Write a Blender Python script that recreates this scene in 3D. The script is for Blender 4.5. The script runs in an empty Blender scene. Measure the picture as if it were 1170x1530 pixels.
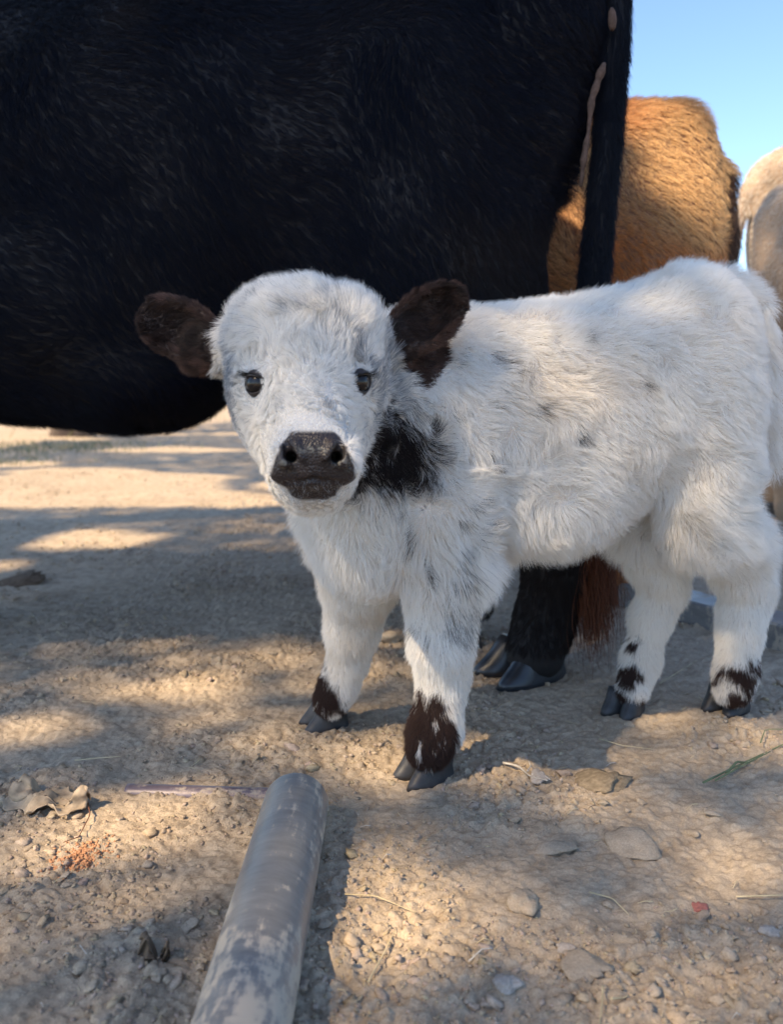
import bpy, bmesh, math, random
import numpy as np
from mathutils import Vector, Matrix
from mathutils.bvhtree import BVHTree

R = math.radians
rng = np.random.default_rng(7)
random.seed(7)
scene = bpy.context.scene
COL = scene.collection

# ------------------------------------------------------------------ camera, sky, sun, exposure
CAM_H = 0.5
PITCH = R(8.6)
FPX = 1250.0                                   # focal length in pixels of the 1170 px wide photograph
cam_data = bpy.data.cameras.new('camera')
cam_data.sensor_fit = 'HORIZONTAL'
cam_data.sensor_width = 36.0
cam_data.lens = 36.0 * FPX / 1170.0
cam_data.clip_start = 0.05
cam_data.clip_end = 3000
cam_data.dof.use_dof = True
cam_data.dof.focus_distance = 0.98
cam_data.dof.aperture_fstop = 6.5
cam = bpy.data.objects.new('camera', cam_data)
COL.objects.link(cam)
cam.location = (0, 0, CAM_H)
cam.rotation_euler = (R(90) - PITCH, 0, 0)
scene.camera = cam

SUN_EL = R(46)
SUN_H = np.array([-0.77, -0.64]); SUN_H /= np.linalg.norm(SUN_H)
SUN = np.array([SUN_H[0] * math.cos(SUN_EL), SUN_H[1] * math.cos(SUN_EL), math.sin(SUN_EL)])
world = bpy.data.worlds.new('World')
scene.world = world
world.use_nodes = True
wn = world.node_tree
for n in list(wn.nodes):
    wn.nodes.remove(n)
sky = wn.nodes.new('ShaderNodeTexSky')
sky.sky_type = 'NISHITA'
sky.sun_disc = False
sky.sun_elevation = SUN_EL
sky.sun_rotation = math.atan2(SUN[0], SUN[1])
sky.air_density = 0.9
sky.dust_density = 0.4
sky.ozone_density = 3.2
bg = wn.nodes.new('ShaderNodeBackground')
bg.inputs['Strength'].default_value = 0.15
wo = wn.nodes.new('ShaderNodeOutputWorld')
wn.links.new(sky.outputs[0], bg.inputs[0])
wn.links.new(bg.outputs[0], wo.inputs[0])

sl = bpy.data.lights.new('sun', 'SUN')
sl.energy = 5.0
sl.angle = R(0.55)
sl.color = (1.0, 0.78, 0.52)
sun = bpy.data.objects.new('sun', sl)
COL.objects.link(sun)
sun.rotation_euler = Vector(SUN).to_track_quat('Z', 'Y').to_euler()

scene.view_settings.view_transform = 'Standard'
scene.view_settings.look = 'None'
scene.view_settings.exposure = 1.06
scene.view_settings.gamma = 1.0
scene.view_settings.use_curve_mapping = False
scene.render.engine = 'CYCLES'
cy = scene.cycles
cy.use_denoising = True
cy.max_bounces = 10
cy.diffuse_bounces = 8
cy.glossy_bounces = 3
cy.transmission_bounces = 4
cy.caustics_reflective = False
cy.caustics_refractive = False
scene.cycles_curves.shape = 'RIBBONS'
scene.cycles_curves.subdivisions = 2

# ------------------------------------------------------------------ small maths
_F = np.array([0, math.cos(PITCH), -math.sin(PITCH)])
_U = np.array([0, math.sin(PITCH), math.cos(PITCH)])
_C = np.array([0, 0, CAM_H])

def at(px, py, y):
    """point of the place seen at that spot of the photograph, y metres away"""
    d = _F + (px - 585) / FPX * np.array([1, 0, 0]) + (765 - py) / FPX * _U
    return _C + d * (y / d[1])

def on_ground(px, py, z=0.0):
    d = _F + (px - 585) / FPX * np.array([1, 0, 0]) + (765 - py) / FPX * _U
    return _C + d * ((z - CAM_H) / d[2])

def proj(P):
    d = P - _C
    w = d @ _F
    return 585 + FPX * d[:, 0] / w, 765 - FPX * (d @ _U) / w

def _hash(ix, iy, iz, seed):
    h = (ix.astype(np.int64) * 374761393 + iy.astype(np.int64) * 668265263 + iz.astype(np.int64) * 2147483647 + seed * 1274126177) & 0xffffffff
    h = ((h ^ (h >> 13)) * 1274126177) & 0xffffffff
    h = ((h ^ (h >> 16)) * 2246822519) & 0xffffffff
    return ((h ^ (h >> 15)) & 0xffffff) / float(0xffffff)

def noise(P, scale, seed=0):
    """smooth value noise, -1..1, features of about `scale` metres"""
    q = np.asarray(P) / scale
    i = np.floor(q).astype(np.int64)
    f = q - i
    f = f * f * f * (f * (f * 6 - 15) + 10)
    r = 0
    for a in (0, 1):
        wx = f[:, 0] if a else 1 - f[:, 0]
        for b in (0, 1):
            wy = f[:, 1] if b else 1 - f[:, 1]
            for c in (0, 1):
                wz = f[:, 2] if c else 1 - f[:, 2]
                r = r + wx * wy * wz * _hash(i[:, 0] + a, i[:, 1] + b, i[:, 2] + c, seed)
    return r * 2 - 1

def fbm(P, scale, seed=0, octaves=4, gain=0.5):
    r, a, t = 0, 1.0, 0
    for k in range(octaves):
        r = r + a * noise(P, scale / 2 ** k, seed + k * 17)
        t += a
        a *= gain
    return r / t

def vnoise3(P, scale, seed=0):
    return np.stack([noise(P, scale, seed), noise(P, scale, seed + 101), noise(P, scale, seed + 202)], 1)

def cells(x, y, scale, seed):
    """distance to nearest and second-nearest jittered point and the nearest one's random value (2D)"""
    qx, qy = x / scale, y / scale
    ix, iy = np.floor(qx).astype(np.int64), np.floor(qy).astype(np.int64)
    f1 = np.full(x.shape, 9.0); f2 = f1.copy(); rv = np.zeros(x.shape)
    zz = np.zeros_like(ix)
    for a in (-1, 0, 1):
        for b in (-1, 0, 1):
            jx = ix + a + _hash(ix + a, iy + b, zz, seed)
            jy = iy + b + _hash(ix + a, iy + b, zz, seed + 5)
            d = np.hypot(qx - jx, qy - jy)
            near = d < f1
            f2 = np.where(near, f1, np.minimum(f2, d))
            rv = np.where(near, _hash(ix + a, iy + b, zz, seed + 9), rv)
            f1 = np.where(near, d, f1)
    return f1, f2, rv

def sstep(a, b, x):
    t = np.clip((x - a) / (b - a), 0, 1)
    return t * t * (3 - 2 * t)

def unit(v):
    return v / (np.linalg.norm(v, axis=-1, keepdims=True) + 1e-12)

# ------------------------------------------------------------------ object helpers
def mesh_from(name, V, F, smooth=True):
    me = bpy.data.meshes.new(name)
    V = np.ascontiguousarray(V, dtype=np.float32)
    F = np.asarray(F, dtype=np.int32)
    k = F.shape[1]
    me.vertices.add(len(V)); me.vertices.foreach_set('co', V.ravel())
    me.loops.add(F.size); me.loops.foreach_set('vertex_index', F.ravel())
    me.polygons.add(len(F))
    me.polygons.foreach_set('loop_start', np.arange(0, F.size, k, dtype=np.int32))
    me.polygons.foreach_set('loop_total', np.full(len(F), k, dtype=np.int32))
    me.update(calc_edges=True)
    me.validate()
    if smooth:
        me.polygons.foreach_set('use_smooth', np.ones(len(me.polygons), dtype=bool))
    return me

def link(name, data, material=None, parent=None, loc=None):
    o = bpy.data.objects.new(name, data)
    COL.objects.link(o)
    if material is not None:
        data.materials.append(material)
    if parent is not None:
        o.parent = parent
        o.matrix_parent_inverse = Matrix.Translation(-Vector(parent.location))
    if loc is not None:
        o.location = loc
    return o

def tag(o, label=None, cat=None, group=None, kind=None):
    if label: o['label'] = label
    if cat: o['category'] = cat
    if group: o['group'] = group
    if kind: o['kind'] = kind
    return o

def thing(name, loc, label, cat, group=None):
    o = bpy.data.objects.new(name, None)
    COL.objects.link(o)
    o.empty_display_size = 0.1
    o.location = loc
    return tag(o, label, cat, group)

def face_attr(me, name, rgb):
    a = me.attributes.new(name, 'FLOAT_COLOR', 'POINT')
    c = np.ones((len(rgb), 4), dtype=np.float32); c[:, :3] = rgb
    a.data.foreach_set('color', c.ravel())

# ------------------------------------------------------------------ materials
def new_mat(name):
    m = bpy.data.materials.new(name)
    m.use_nodes = True
    nt = m.node_tree
    for n in list(nt.nodes):
        nt.nodes.remove(n)
    out = nt.nodes.new('ShaderNodeOutputMaterial')
    return m, nt, out

def principled(nt, out, rough=0.7, spec=0.3):
    b = nt.nodes.new('ShaderNodeBsdfPrincipled')
    b.inputs['Roughness'].default_value = rough
    b.inputs['Specular IOR Level'].default_value = spec
    nt.links.new(b.outputs[0], out.inputs[0])
    return b

def N(nt, kind, **kw):
    n = nt.nodes.new(kind)
    for k, v in kw.items():
        if k in n.inputs: n.inputs[k].default_value = v
        else: setattr(n, k, v)
    return n

def fur_mat(name, rough=0.55, spec=0.25, trans=0.25, hair=0.0):
    m, nt, out = new_mat(name)
    at_ = N(nt, 'ShaderNodeAttribute', attribute_name='col')
    b = N(nt, 'ShaderNodeBsdfPrincipled')
    b.inputs['Roughness'].default_value = rough
    b.inputs['Specular IOR Level'].default_value = spec
    nt.links.new(at_.outputs['Color'], b.inputs['Base Color'])
    t = N(nt, 'ShaderNodeBsdfTranslucent')
    nt.links.new(at_.outputs['Color'], t.inputs['Color'])
    mx = N(nt, 'ShaderNodeMixShader'); mx.inputs[0].default_value = trans
    nt.links.new(b.outputs[0], mx.inputs[1]); nt.links.new(t.outputs[0], mx.inputs[2])
    nt.links.new(mx.outputs[0], out.inputs[0])
    return m

def skin_mat(name, rough=0.75, bump=0.0, bscale=400):
    m, nt, out = new_mat(name)
    at_ = N(nt, 'ShaderNodeAttribute', attribute_name='col')
    b = principled(nt, out, rough, 0.35)
    nt.links.new(at_.outputs['Color'], b.inputs['Base Color'])
    if bump:
        # the nose pad (alpha channel of the 'wet' attribute) is moist leather with fine cells
        w = N(nt, 'ShaderNodeAttribute', attribute_name='wet')
        mr = N(nt, 'ShaderNodeMapRange'); mr.inputs['To Min'].default_value = rough; mr.inputs['To Max'].default_value = 0.36
        nt.links.new(w.outputs['Fac'], mr.inputs['Value']); nt.links.new(mr.outputs[0], b.inputs['Roughness'])
        v = N(nt, 'ShaderNodeTexVoronoi', feature='F1'); v.inputs['Scale'].default_value = bscale
        tc = N(nt, 'ShaderNodeTexCoord'); nt.links.new(tc.outputs['Object'], v.inputs['Vector'])
        bp = N(nt, 'ShaderNodeBump'); bp.inputs['Strength'].default_value = bump; bp.inputs['Distance'].default_value = 0.001
        bp.invert = True
        nt.links.new(v.outputs['Distance'], bp.inputs['Height']); nt.links.new(bp.outputs[0], b.inputs['Normal'])
    return m

def dirt_mat(name, a, b_, dark, bump=0.6, tint=False):
    m, nt, out = new_mat(name)
    b = principled(nt, out, 0.95, 0.12)
    g = N(nt, 'ShaderNodeNewGeometry')
    n1 = N(nt, 'ShaderNodeTexNoise'); n1.inputs['Scale'].default_value = 2.3; n1.inputs['Detail'].default_value = 6; n1.inputs['Roughness'].default_value = 0.62
    n2 = N(nt, 'ShaderNodeTexNoise'); n2.inputs['Scale'].default_value = 34; n2.inputs['Detail'].default_value = 8; n2.inputs['Roughness'].default_value = 0.7
    n3 = N(nt, 'ShaderNodeTexNoise'); n3.inputs['Scale'].default_value = 420; n3.inputs['Detail'].default_value = 5; n3.inputs['Roughness'].default_value = 0.75
    for n in (n1, n2, n3): nt.links.new(g.outputs['Position'], n.inputs['Vector'])
    r1 = N(nt, 'ShaderNodeValToRGB'); r1.color_ramp.elements[0].position = 0.36; r1.color_ramp.elements[1].position = 0.66
    r1.color_ramp.elements[0].color = (*a, 1); r1.color_ramp.elements[1].color = (*b_, 1)
    nt.links.new(n1.outputs['Fac'], r1.inputs[0])
    r2 = N(nt, 'ShaderNodeValToRGB'); r2.color_ramp.elements[0].position = 0.30; r2.color_ramp.elements[1].position = 0.55
    r2.color_ramp.elements[0].color = (*dark, 1); r2.color_ramp.elements[1].color = (1, 1, 1, 1)
    nt.links.new(n2.outputs['Fac'], r2.inputs[0])
    mx = N(nt, 'ShaderNodeMix', data_type='RGBA', blend_type='MULTIPLY'); mx.inputs[0].default_value = 0.8
    nt.links.new(r1.outputs[0], mx.inputs[6]); nt.links.new(r2.outputs[0], mx.inputs[7])
    r3 = N(nt, 'ShaderNodeMapRange'); r3.inputs['From Min'].default_value = 0.3; r3.inputs['From Max'].default_value = 0.7
    r3.inputs['To Min'].default_value = 0.74; r3.inputs['To Max'].default_value = 1.22
    nt.links.new(n3.outputs['Fac'], r3.inputs['Value'])
    mx2 = N(nt, 'ShaderNodeVectorMath', operation='SCALE')
    nt.links.new(mx.outputs[2], mx2.inputs[0]); nt.links.new(r3.outputs[0], mx2.inputs['Scale'])
    last = mx2.outputs[0]
    if tint:
        at_ = N(nt, 'ShaderNodeAttribute', attribute_name='col')
        mm = N(nt, 'ShaderNodeVectorMath', operation='MULTIPLY')
        nt.links.new(last, mm.inputs[0]); nt.links.new(at_.outputs['Color'], mm.inputs[1])
        last = mm.outputs[0]
    nt.links.new(last, b.inputs['Base Color'])
    ad = N(nt, 'ShaderNodeMath', operation='MULTIPLY_ADD'); ad.inputs[1].default_value = 0.35
    nt.links.new(n3.outputs['Fac'], ad.inputs[0]); nt.links.new(n2.outputs['Fac'], ad.inputs[2])
    bp = N(nt, 'ShaderNodeBump'); bp.inputs['Strength'].default_value = bump; bp.inputs['Distance'].default_value = 0.006
    nt.links.new(ad.outputs[0], bp.inputs['Height']); nt.links.new(bp.outputs[0], b.inputs['Normal'])
    return m

def plain(name, rgb, rough=0.7, spec=0.3, coat=0, var=0.0, vscale=60, bump=0.0):
    m, nt, out = new_mat(name)
    b = principled(nt, out, rough, spec)
    b.inputs['Base Color'].default_value = (*rgb, 1)
    b.inputs['Coat Weight'].default_value = coat
    b.inputs['Coat Roughness'].default_value = 0.03
    if var:
        tc = N(nt, 'ShaderNodeTexCoord')
        n = N(nt, 'ShaderNodeTexNoise'); n.inputs['Scale'].default_value = vscale; n.inputs['Detail'].default_value = 6
        nt.links.new(tc.outputs['Object'], n.inputs['Vector'])
        mr = N(nt, 'ShaderNodeMapRange'); mr.inputs['From Min'].default_value = 0.3; mr.inputs['From Max'].default_value = 0.7
        mr.inputs['To Min'].default_value = 1 - var; mr.inputs['To Max'].default_value = 1 + var
        nt.links.new(n.outputs['Fac'], mr.inputs['Value'])
        v = N(nt, 'ShaderNodeVectorMath', operation='SCALE'); v.inputs[0].default_value = rgb
        nt.links.new(mr.outputs[0], v.inputs['Scale']); nt.links.new(v.outputs[0], b.inputs['Base Color'])
        if bump:
            bp = N(nt, 'ShaderNodeBump'); bp.inputs['Strength'].default_value = bump; bp.inputs['Distance'].default_value = 0.003
            nt.links.new(n.outputs['Fac'], bp.inputs['Height']); nt.links.new(bp.outputs[0], b.inputs['Normal'])
    return m

# ------------------------------------------------------------------ sculpting: signed distances on a rectilinear grid
class Sculpt:
    def __init__(s, xs, ys, zs):
        s.g = [np.asarray(a, dtype=np.float32) for a in (xs, ys, zs)]
        s.D = np.full([len(a) for a in s.g], 1.0, dtype=np.float32)

    def _win(s, lo, hi):
        sl = []
        for a, l, h in zip(s.g, lo, hi):
            i0, i1 = np.searchsorted(a, l), np.searchsorted(a, h)
            if i1 <= i0: return None, None
            sl.append(slice(max(i0 - 1, 0), i1 + 1))
        X, Y, Z = np.meshgrid(*[a[c] for a, c in zip(s.g, sl)], indexing='ij')
        return tuple(sl), (X, Y, Z)

    def _put(s, sl, d, k, sub):
        A = s.D[sl]
        if sub:
            h = np.clip(0.5 - 0.5 * (A + d) / k, 0, 1)
            s.D[sl] = A * (1 - h) + (-d) * h + k * h * (1 - h)
        else:
            h = np.clip(0.5 + 0.5 * (A - d) / k, 0, 1)
            s.D[sl] = A * (1 - h) + d * h - k * h * (1 - h)

    def ell(s, c, r, k=0.02, rot=None, sub=False):
        c = np.asarray(c, float); r = np.asarray(r, float)
        m = max(r) + k * 2.5 + 0.01
        sl, g = s._win(c - m, c + m)
        if sl is None: return
        P = [g[i] - c[i] for i in range(3)]
        if rot is not None:
            Q = [rot[j][0] * P[0] + rot[j][1] * P[1] + rot[j][2] * P[2] for j in range(3)]
        else: Q = P
        k0 = np.sqrt((Q[0] / r[0]) ** 2 + (Q[1] / r[1]) ** 2 + (Q[2] / r[2]) ** 2) + 1e-6
        k1 = np.sqrt((Q[0] / r[0] ** 2) ** 2 + (Q[1] / r[1] ** 2) ** 2 + (Q[2] / r[2] ** 2) ** 2) + 1e-6
        s._put(sl, k0 * (k0 - 1) / k1, k, sub)

    def cone(s, a, b, ra, rb, k=0.02, sub=False):
        a = np.asarray(a, float); b = np.asarray(b, float)
        m = max(ra, rb) + k * 2.5 + 0.01
        sl, g = s._win(np.minimum(a, b) - m, np.maximum(a, b) + m)
        if sl is None: return
        ab = b - a
        t = np.clip(sum((g[i] - a[i]) * ab[i] for i in range(3)) / (ab @ ab), 0, 1)
        d = np.sqrt(sum((g[i] - a[i] - ab[i] * t) ** 2 for i in range(3)))
        s._put(sl, d - (ra + (rb - ra) * t), k, sub)

    def chain(s, pts, k=0.02):
        for (a, ra), (b, rb) in zip(pts[:-1], pts[1:]):
            s.cone(a, b, ra, rb, k)

    def mesh(s):
        D = s.D; inside = D < 0
        nx, ny, nz = D.shape
        c = inside[:-1, :-1, :-1].astype(np.int8)
        tot = np.zeros((nx - 1, ny - 1, nz - 1), np.int8)
        for a in (0, 1):
            for b in (0, 1):
                for e in (0, 1):
                    tot += inside[a:nx - 1 + a, b:ny - 1 + b, e:nz - 1 + e]
        act = (tot > 0) & (tot < 8)
        idx = np.full(act.shape, -1, np.int64)
        I, J, K = np.nonzero(act)
        idx[I, J, K] = np.arange(len(I))
        acc = np.zeros((len(I), 3)); cnt = np.zeros(len(I))
        gx, gy, gz = s.g
        corners = [(a, b, e) for a in (0, 1) for b in (0, 1) for e in (0, 1)]
        for p in corners:
            for q in corners:
                if sum(q) - sum(p) == 1 and all(q[i] >= p[i] for i in range(3)):
                    d0 = D[I + p[0], J + p[1], K + p[2]]; d1 = D[I + q[0], J + q[1], K + q[2]]
                    cr = (d0 < 0) != (d1 < 0)
                    t = np.where(cr, d0 / np.where(cr, d0 - d1, 1), 0)
                    P0 = np.stack([gx[I + p[0]], gy[J + p[1]], gz[K + p[2]]], 1)
                    P1 = np.stack([gx[I + q[0]], gy[J + q[1]], gz[K + q[2]]], 1)
                    acc[cr] += (P0 + (P1 - P0) * t[:, None])[cr]; cnt += cr
        V = acc / cnt[:, None]
        F = []
        for ax in range(3):
            A = [slice(None)] * 3; B = [slice(None)] * 3
            A[ax] = slice(0, -1); B[ax] = slice(1, None)
            cr = inside[tuple(A)] != inside[tuple(B)]
            o1, o2 = [(1, 2), (2, 0), (0, 1)][ax]
            ii = np.array(np.nonzero(cr))
            ok = (ii[o1] > 0) & (ii[o2] > 0) & (ii[o1] < D.shape[o1] - 1) & (ii[o2] < D.shape[o2] - 1)
            ii = ii[:, ok]
            st = inside[tuple(ii)]
            def vid(d1, d2):
                j = ii.copy(); j[o1] -= d1; j[o2] -= d2
                return idx[tuple(j)]
            q = np.stack([vid(1, 1), vid(0, 1), vid(0, 0), vid(1, 0)], 1)
            q[~st] = q[~st][:, ::-1]
            F.append(q)
        F = np.concatenate(F)
        F = F[(F >= 0).all(1)]
        return V, F

def smooth_mesh(V, F, n=2, lam=0.5):
    E = np.concatenate([F[:, [0, 1]], F[:, [1, 2]], F[:, [2, 3]], F[:, [3, 0]]])
    deg = np.bincount(E[:, 0], minlength=len(V)) + np.bincount(E[:, 1], minlength=len(V))
    for _ in range(n):
        S = np.zeros_like(V)
        for a in range(3):
            S[:, a] = np.bincount(E[:, 0], V[E[:, 1], a], len(V)) + np.bincount(E[:, 1], V[E[:, 0], a], len(V))
        V = V + lam * (S / np.maximum(deg, 1)[:, None] - V)
    return V

def vert_normals(V, F):
    n = np.cross(V[F[:, 2]] - V[F[:, 0]], V[F[:, 3]] - V[F[:, 1]])
    out = np.zeros_like(V)
    for c in range(4):
        for a in range(3):
            out[:, a] += np.bincount(F[:, c], n[:, a], len(V))
    return unit(out)

def steps(lo, hi, coarse, fine=()):
    """1-D grid from lo to hi; fine = [(a, b, step)] refined stretches"""
    x, out = lo, [lo]
    while x < hi:
        st = coarse
        for a, b, f in fine:
            d = max(a - x, x - b, 0)
            st = min(st, f + d * 0.18)
        x += st
        out.append(x)
    return np.array(out)

def surface_points(V, F, Nn, n, weight):
    T = np.concatenate([F[:, [0, 1, 2]], F[:, [0, 2, 3]]])
    a, b, c = V[T[:, 0]], V[T[:, 1]], V[T[:, 2]]
    ar = np.linalg.norm(np.cross(b - a, c - a), axis=1)
    ctr = (a + b + c) / 3
    w = ar * weight(ctr, unit(Nn[T].sum(1)))
    cdf = np.cumsum(w); cdf /= cdf[-1]
    k = np.searchsorted(cdf, rng.random(n))
    k = np.minimum(k, len(T) - 1)
    u, v = rng.random(n), rng.random(n)
    sw = u + v > 1
    u[sw], v[sw] = 1 - u[sw], 1 - v[sw]
    P = a[k] + (b[k] - a[k]) * u[:, None] + (c[k] - a[k]) * v[:, None]
    NN = unit(Nn[T[k, 0]] * (1 - u - v)[:, None] + Nn[T[k, 1]] * u[:, None] + Nn[T[k, 2]] * v[:, None])
    return P, NN

def hair_object(name, pts, radius, colour, material, parent):
    """pts (n, k, 3), radius (n, k), colour (n, 3)"""
    n, k, _ = pts.shape
    hc = bpy.data.hair_curves.new(name)
    hc.add_curves([k] * n)
    hc.attributes['position'].data.foreach_set('vector', np.ascontiguousarray(pts, dtype=np.float32).ravel())
    ra = hc.attributes.get('radius') or hc.attributes.new('radius', 'FLOAT', 'POINT')
    ra.data.foreach_set('value', np.ascontiguousarray(radius, dtype=np.float32).ravel())
    ca = hc.attributes.new('col', 'FLOAT_COLOR', 'CURVE')
    c = np.ones((n, 4), dtype=np.float32); c[:, :3] = colour
    ca.data.foreach_set('color', c.ravel())
    return link(name, hc, material, parent)

def nearest_clump(P, size, seed):
    """jittered lattice clump centre of every root"""
    q = P / size
    i = np.floor(q).astype(np.int64)
    best = np.full(len(P), 1e9); C = np.zeros_like(P); rid = np.zeros(len(P))
    for a in (-1, 0, 1):
        for b in (-1, 0, 1):
            for c in (-1, 0, 1):
                jx, jy, jz = i[:, 0] + a, i[:, 1] + b, i[:, 2] + c
                pt = np.stack([jx + _hash(jx, jy, jz, seed), jy + _hash(jx, jy, jz, seed + 1), jz + _hash(jx, jy, jz, seed + 2)], 1)
                d = ((q - pt) ** 2).sum(1)
                m = d < best
                best[m] = d[m]; C[m] = pt[m] * size
                rid[m] = _hash(jx, jy, jz, seed + 3)[m]
    return C, rid

def grow(P, Nn, comb, L, lift, clump=0.5, csize=0.012, wave=0.15, wscale=0.02, K=5, seed=1, root_r=0.00022, droop=0.0, stray=0.12, tip=0.15):
    """strands: comb = tangential direction wanted (world vectors), lift 0..1 = how much they stand up"""
    n = len(P)
    lift = np.broadcast_to(lift, (n,)); clump = np.broadcast_to(clump, (n,)); L = np.broadcast_to(L, (n,))
    T = comb + wave * vnoise3(P, wscale, seed) * 2.0
    T = T - (T * Nn).sum(1, keepdims=True) * Nn
    T = unit(T)
    T = unit(T + stray * rng.normal(size=(n, 3)))
    L = L * rng.uniform(0.75, 1.15, n)
    l = np.clip(lift * rng.uniform(0.7, 1.3, n), 0.03, 0.98)
    d0 = unit(Nn * (l + 0.35)[:, None] + T * (1 - l)[:, None])
    d1 = unit(Nn * (l * 0.75)[:, None] + T * (1 - l * 0.6)[:, None] + np.array([0, 0, -droop]))
    # keep the tip direction out of the skin
    dn = (d1 * Nn).sum(1)
    d1 = unit(d1 + Nn * np.clip(0.10 - dn, 0, 1)[:, None])
    C, rid = nearest_clump(P, csize, seed)
    ca, cb = np.sin(rid * 40), np.cos(rid * 40)
    side = np.cross(Nn, T)
    d1 = unit(d1 + side * (ca * 0.35 * clump)[:, None] + Nn * (cb * 0.12 * clump)[:, None])
    off = C - P
    off = off - (off * Nn).sum(1, keepdims=True) * Nn
    ts = np.linspace(0, 1, K)
    pts = np.zeros((n, K, 3)); pts[:, 0] = P - Nn * 0.002
    for k in range(1, K):
        t = (ts[k] + ts[k - 1]) / 2
        d = unit(d0 * (1 - t) + d1 * t)
        pts[:, k] = pts[:, k - 1] + d * (L / (K - 1))[:, None]
    curl = vnoise3(P + 3.3, 0.006, seed + 7)
    for k in range(1, K):
        t = ts[k]
        pts[:, k] += off * (clump * t ** 1.3 * 0.8)[:, None]
        pts[:, k] += curl * (L * 0.10 * t)[:, None]
        pts[:, k] += rng.normal(size=(n, 3)) * (L * 0.012 * t)[:, None]
    rad = root_r * rng.uniform(0.75, 1.25, (n, 1)) * (1 - (1 - tip) * ts[None, :] ** 1.5)
    return pts, rad

# hoof: one claw, toe along +x, sole at z = 0
def claw_mesh(name, L=0.05, W=0.024, H=0.032, seg=20, rows=7):
    V = []
    for r in range(rows):
        t = r / (rows - 1)
        for s_ in range(seg):
            a = 2 * math.pi * s_ / seg
            cx, sy = math.cos(a), math.sin(a)
            x = (abs(cx) ** 0.8) * math.copysign(1, cx)
            front = max(x, 0)
            px = L * 0.5 * (x * (1.05 - 0.14 * t)) - L * (0.30 * t) * front - L * 0.06 * t
            wy = W * 0.5 * sy * (1.0 - 0.22 * front ** 3) * (1 - 0.10 * t)
            bulge = 1 + 0.03 * math.sin(t * 9)
            V.append((px * bulge, wy * bulge, H * t * (1 - 0.22 * (1 - x) / 2)))
    n = len(V)
    V.append((0, 0, 0.0)); V.append((-L * 0.08, 0, H * 0.95))
    bm = bmesh.new()
    vs = [bm.verts.new(v) for v in V]
    for r in range(rows - 1):
        for s_ in range(seg):
            a, b = r * seg + s_, r * seg + (s_ + 1) % seg
            bm.faces.new((vs[a], vs[b], vs[b + seg], vs[a + seg]))
    for s_ in range(seg):
        bm.faces.new((vs[(s_ + 1) % seg], vs[s_], vs[n]))
        bm.faces.new((vs[(rows - 1) * seg + s_], vs[(rows - 1) * seg + (s_ + 1) % seg], vs[n + 1]))
    me = bpy.data.meshes.new(name)
    bm.to_mesh(me); bm.free()
    me.polygons.foreach_set('use_smooth', np.ones(len(me.polygons), dtype=bool))
    return me

def tube(name, pts, radii, material=None, parent=None, seg=8, taper_caps=True):
    pts = [Vector(p) for p in pts]
    V, F = [], []
    up = Vector((0.13, 0.2, 1)).normalized()
    for i, p in enumerate(pts):
        d = (pts[min(i + 1, len(pts) - 1)] - pts[max(i - 1, 0)]).normalized()
        a = d.cross(up)
        if a.length < 0.1: a = d.cross(Vector((1, 0, 0)))
        a.normalize(); b = a.cross(d)
        for s_ in range(seg):
            an = 2 * math.pi * s_ / seg
            V.append(p + (a * math.cos(an) + b * math.sin(an)) * radii[i])
    for i in range(len(pts) - 1):
        for s_ in range(seg):
            F.append((i * seg + s_, i * seg + (s_ + 1) % seg, (i + 1) * seg + (s_ + 1) % seg, (i + 1) * seg + s_))
    F.append(tuple(range(seg))[::-1]); F.append(tuple(range((len(pts) - 1) * seg, len(pts) * seg)))
    me = bpy.data.meshes.new(name)
    me.from_pydata([tuple(v) for v in V], [], F)
    me.polygons.foreach_set('use_smooth', np.ones(len(me.polygons), dtype=bool))
    me.update()
    if material is None and parent is None:
        return me
    return link(name, me, material, parent)

# ================================================================== GROUND
HOOVES = []                                       # filled below: where hooves press the soil

def ground_height(x, y):
    P = np.stack([x, y, np.zeros_like(x)], 1)
    far = sstep(3, 14, np.hypot(x, y))
    h = 0.010 * fbm(P, 0.55, 3, 3) + 0.020 * far * noise(P, 2.5, 4)
    mask = sstep(-0.25, 0.35, noise(P, 0.16, 21))
    near = 1 - 0.75 * sstep(3, 7, np.hypot(x, y))
    h = h + near * 0.0070 * fbm(P, 0.085, 11, 4, 0.55)
    wx = x + 0.008 * noise(P, 0.025, 31); wy = y + 0.008 * noise(P, 0.025, 32)
    f1, f2, rv = cells(wx, wy, 0.034, 41)
    h = h + near * mask * 0.0052 * rv * sstep(0.02, 0.30, f2 - f1)
    f1, f2, rv = cells(wx, wy, 0.013, 45)
    h = h + near * (0.35 + 0.65 * mask) * 0.0042 * rv * sstep(0.02, 0.35, f2 - f1)
    h = h + near * 0.0020 * noise(P, 0.0065, 47)
    # soil heaped against the big pipe and round it
    return h

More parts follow.
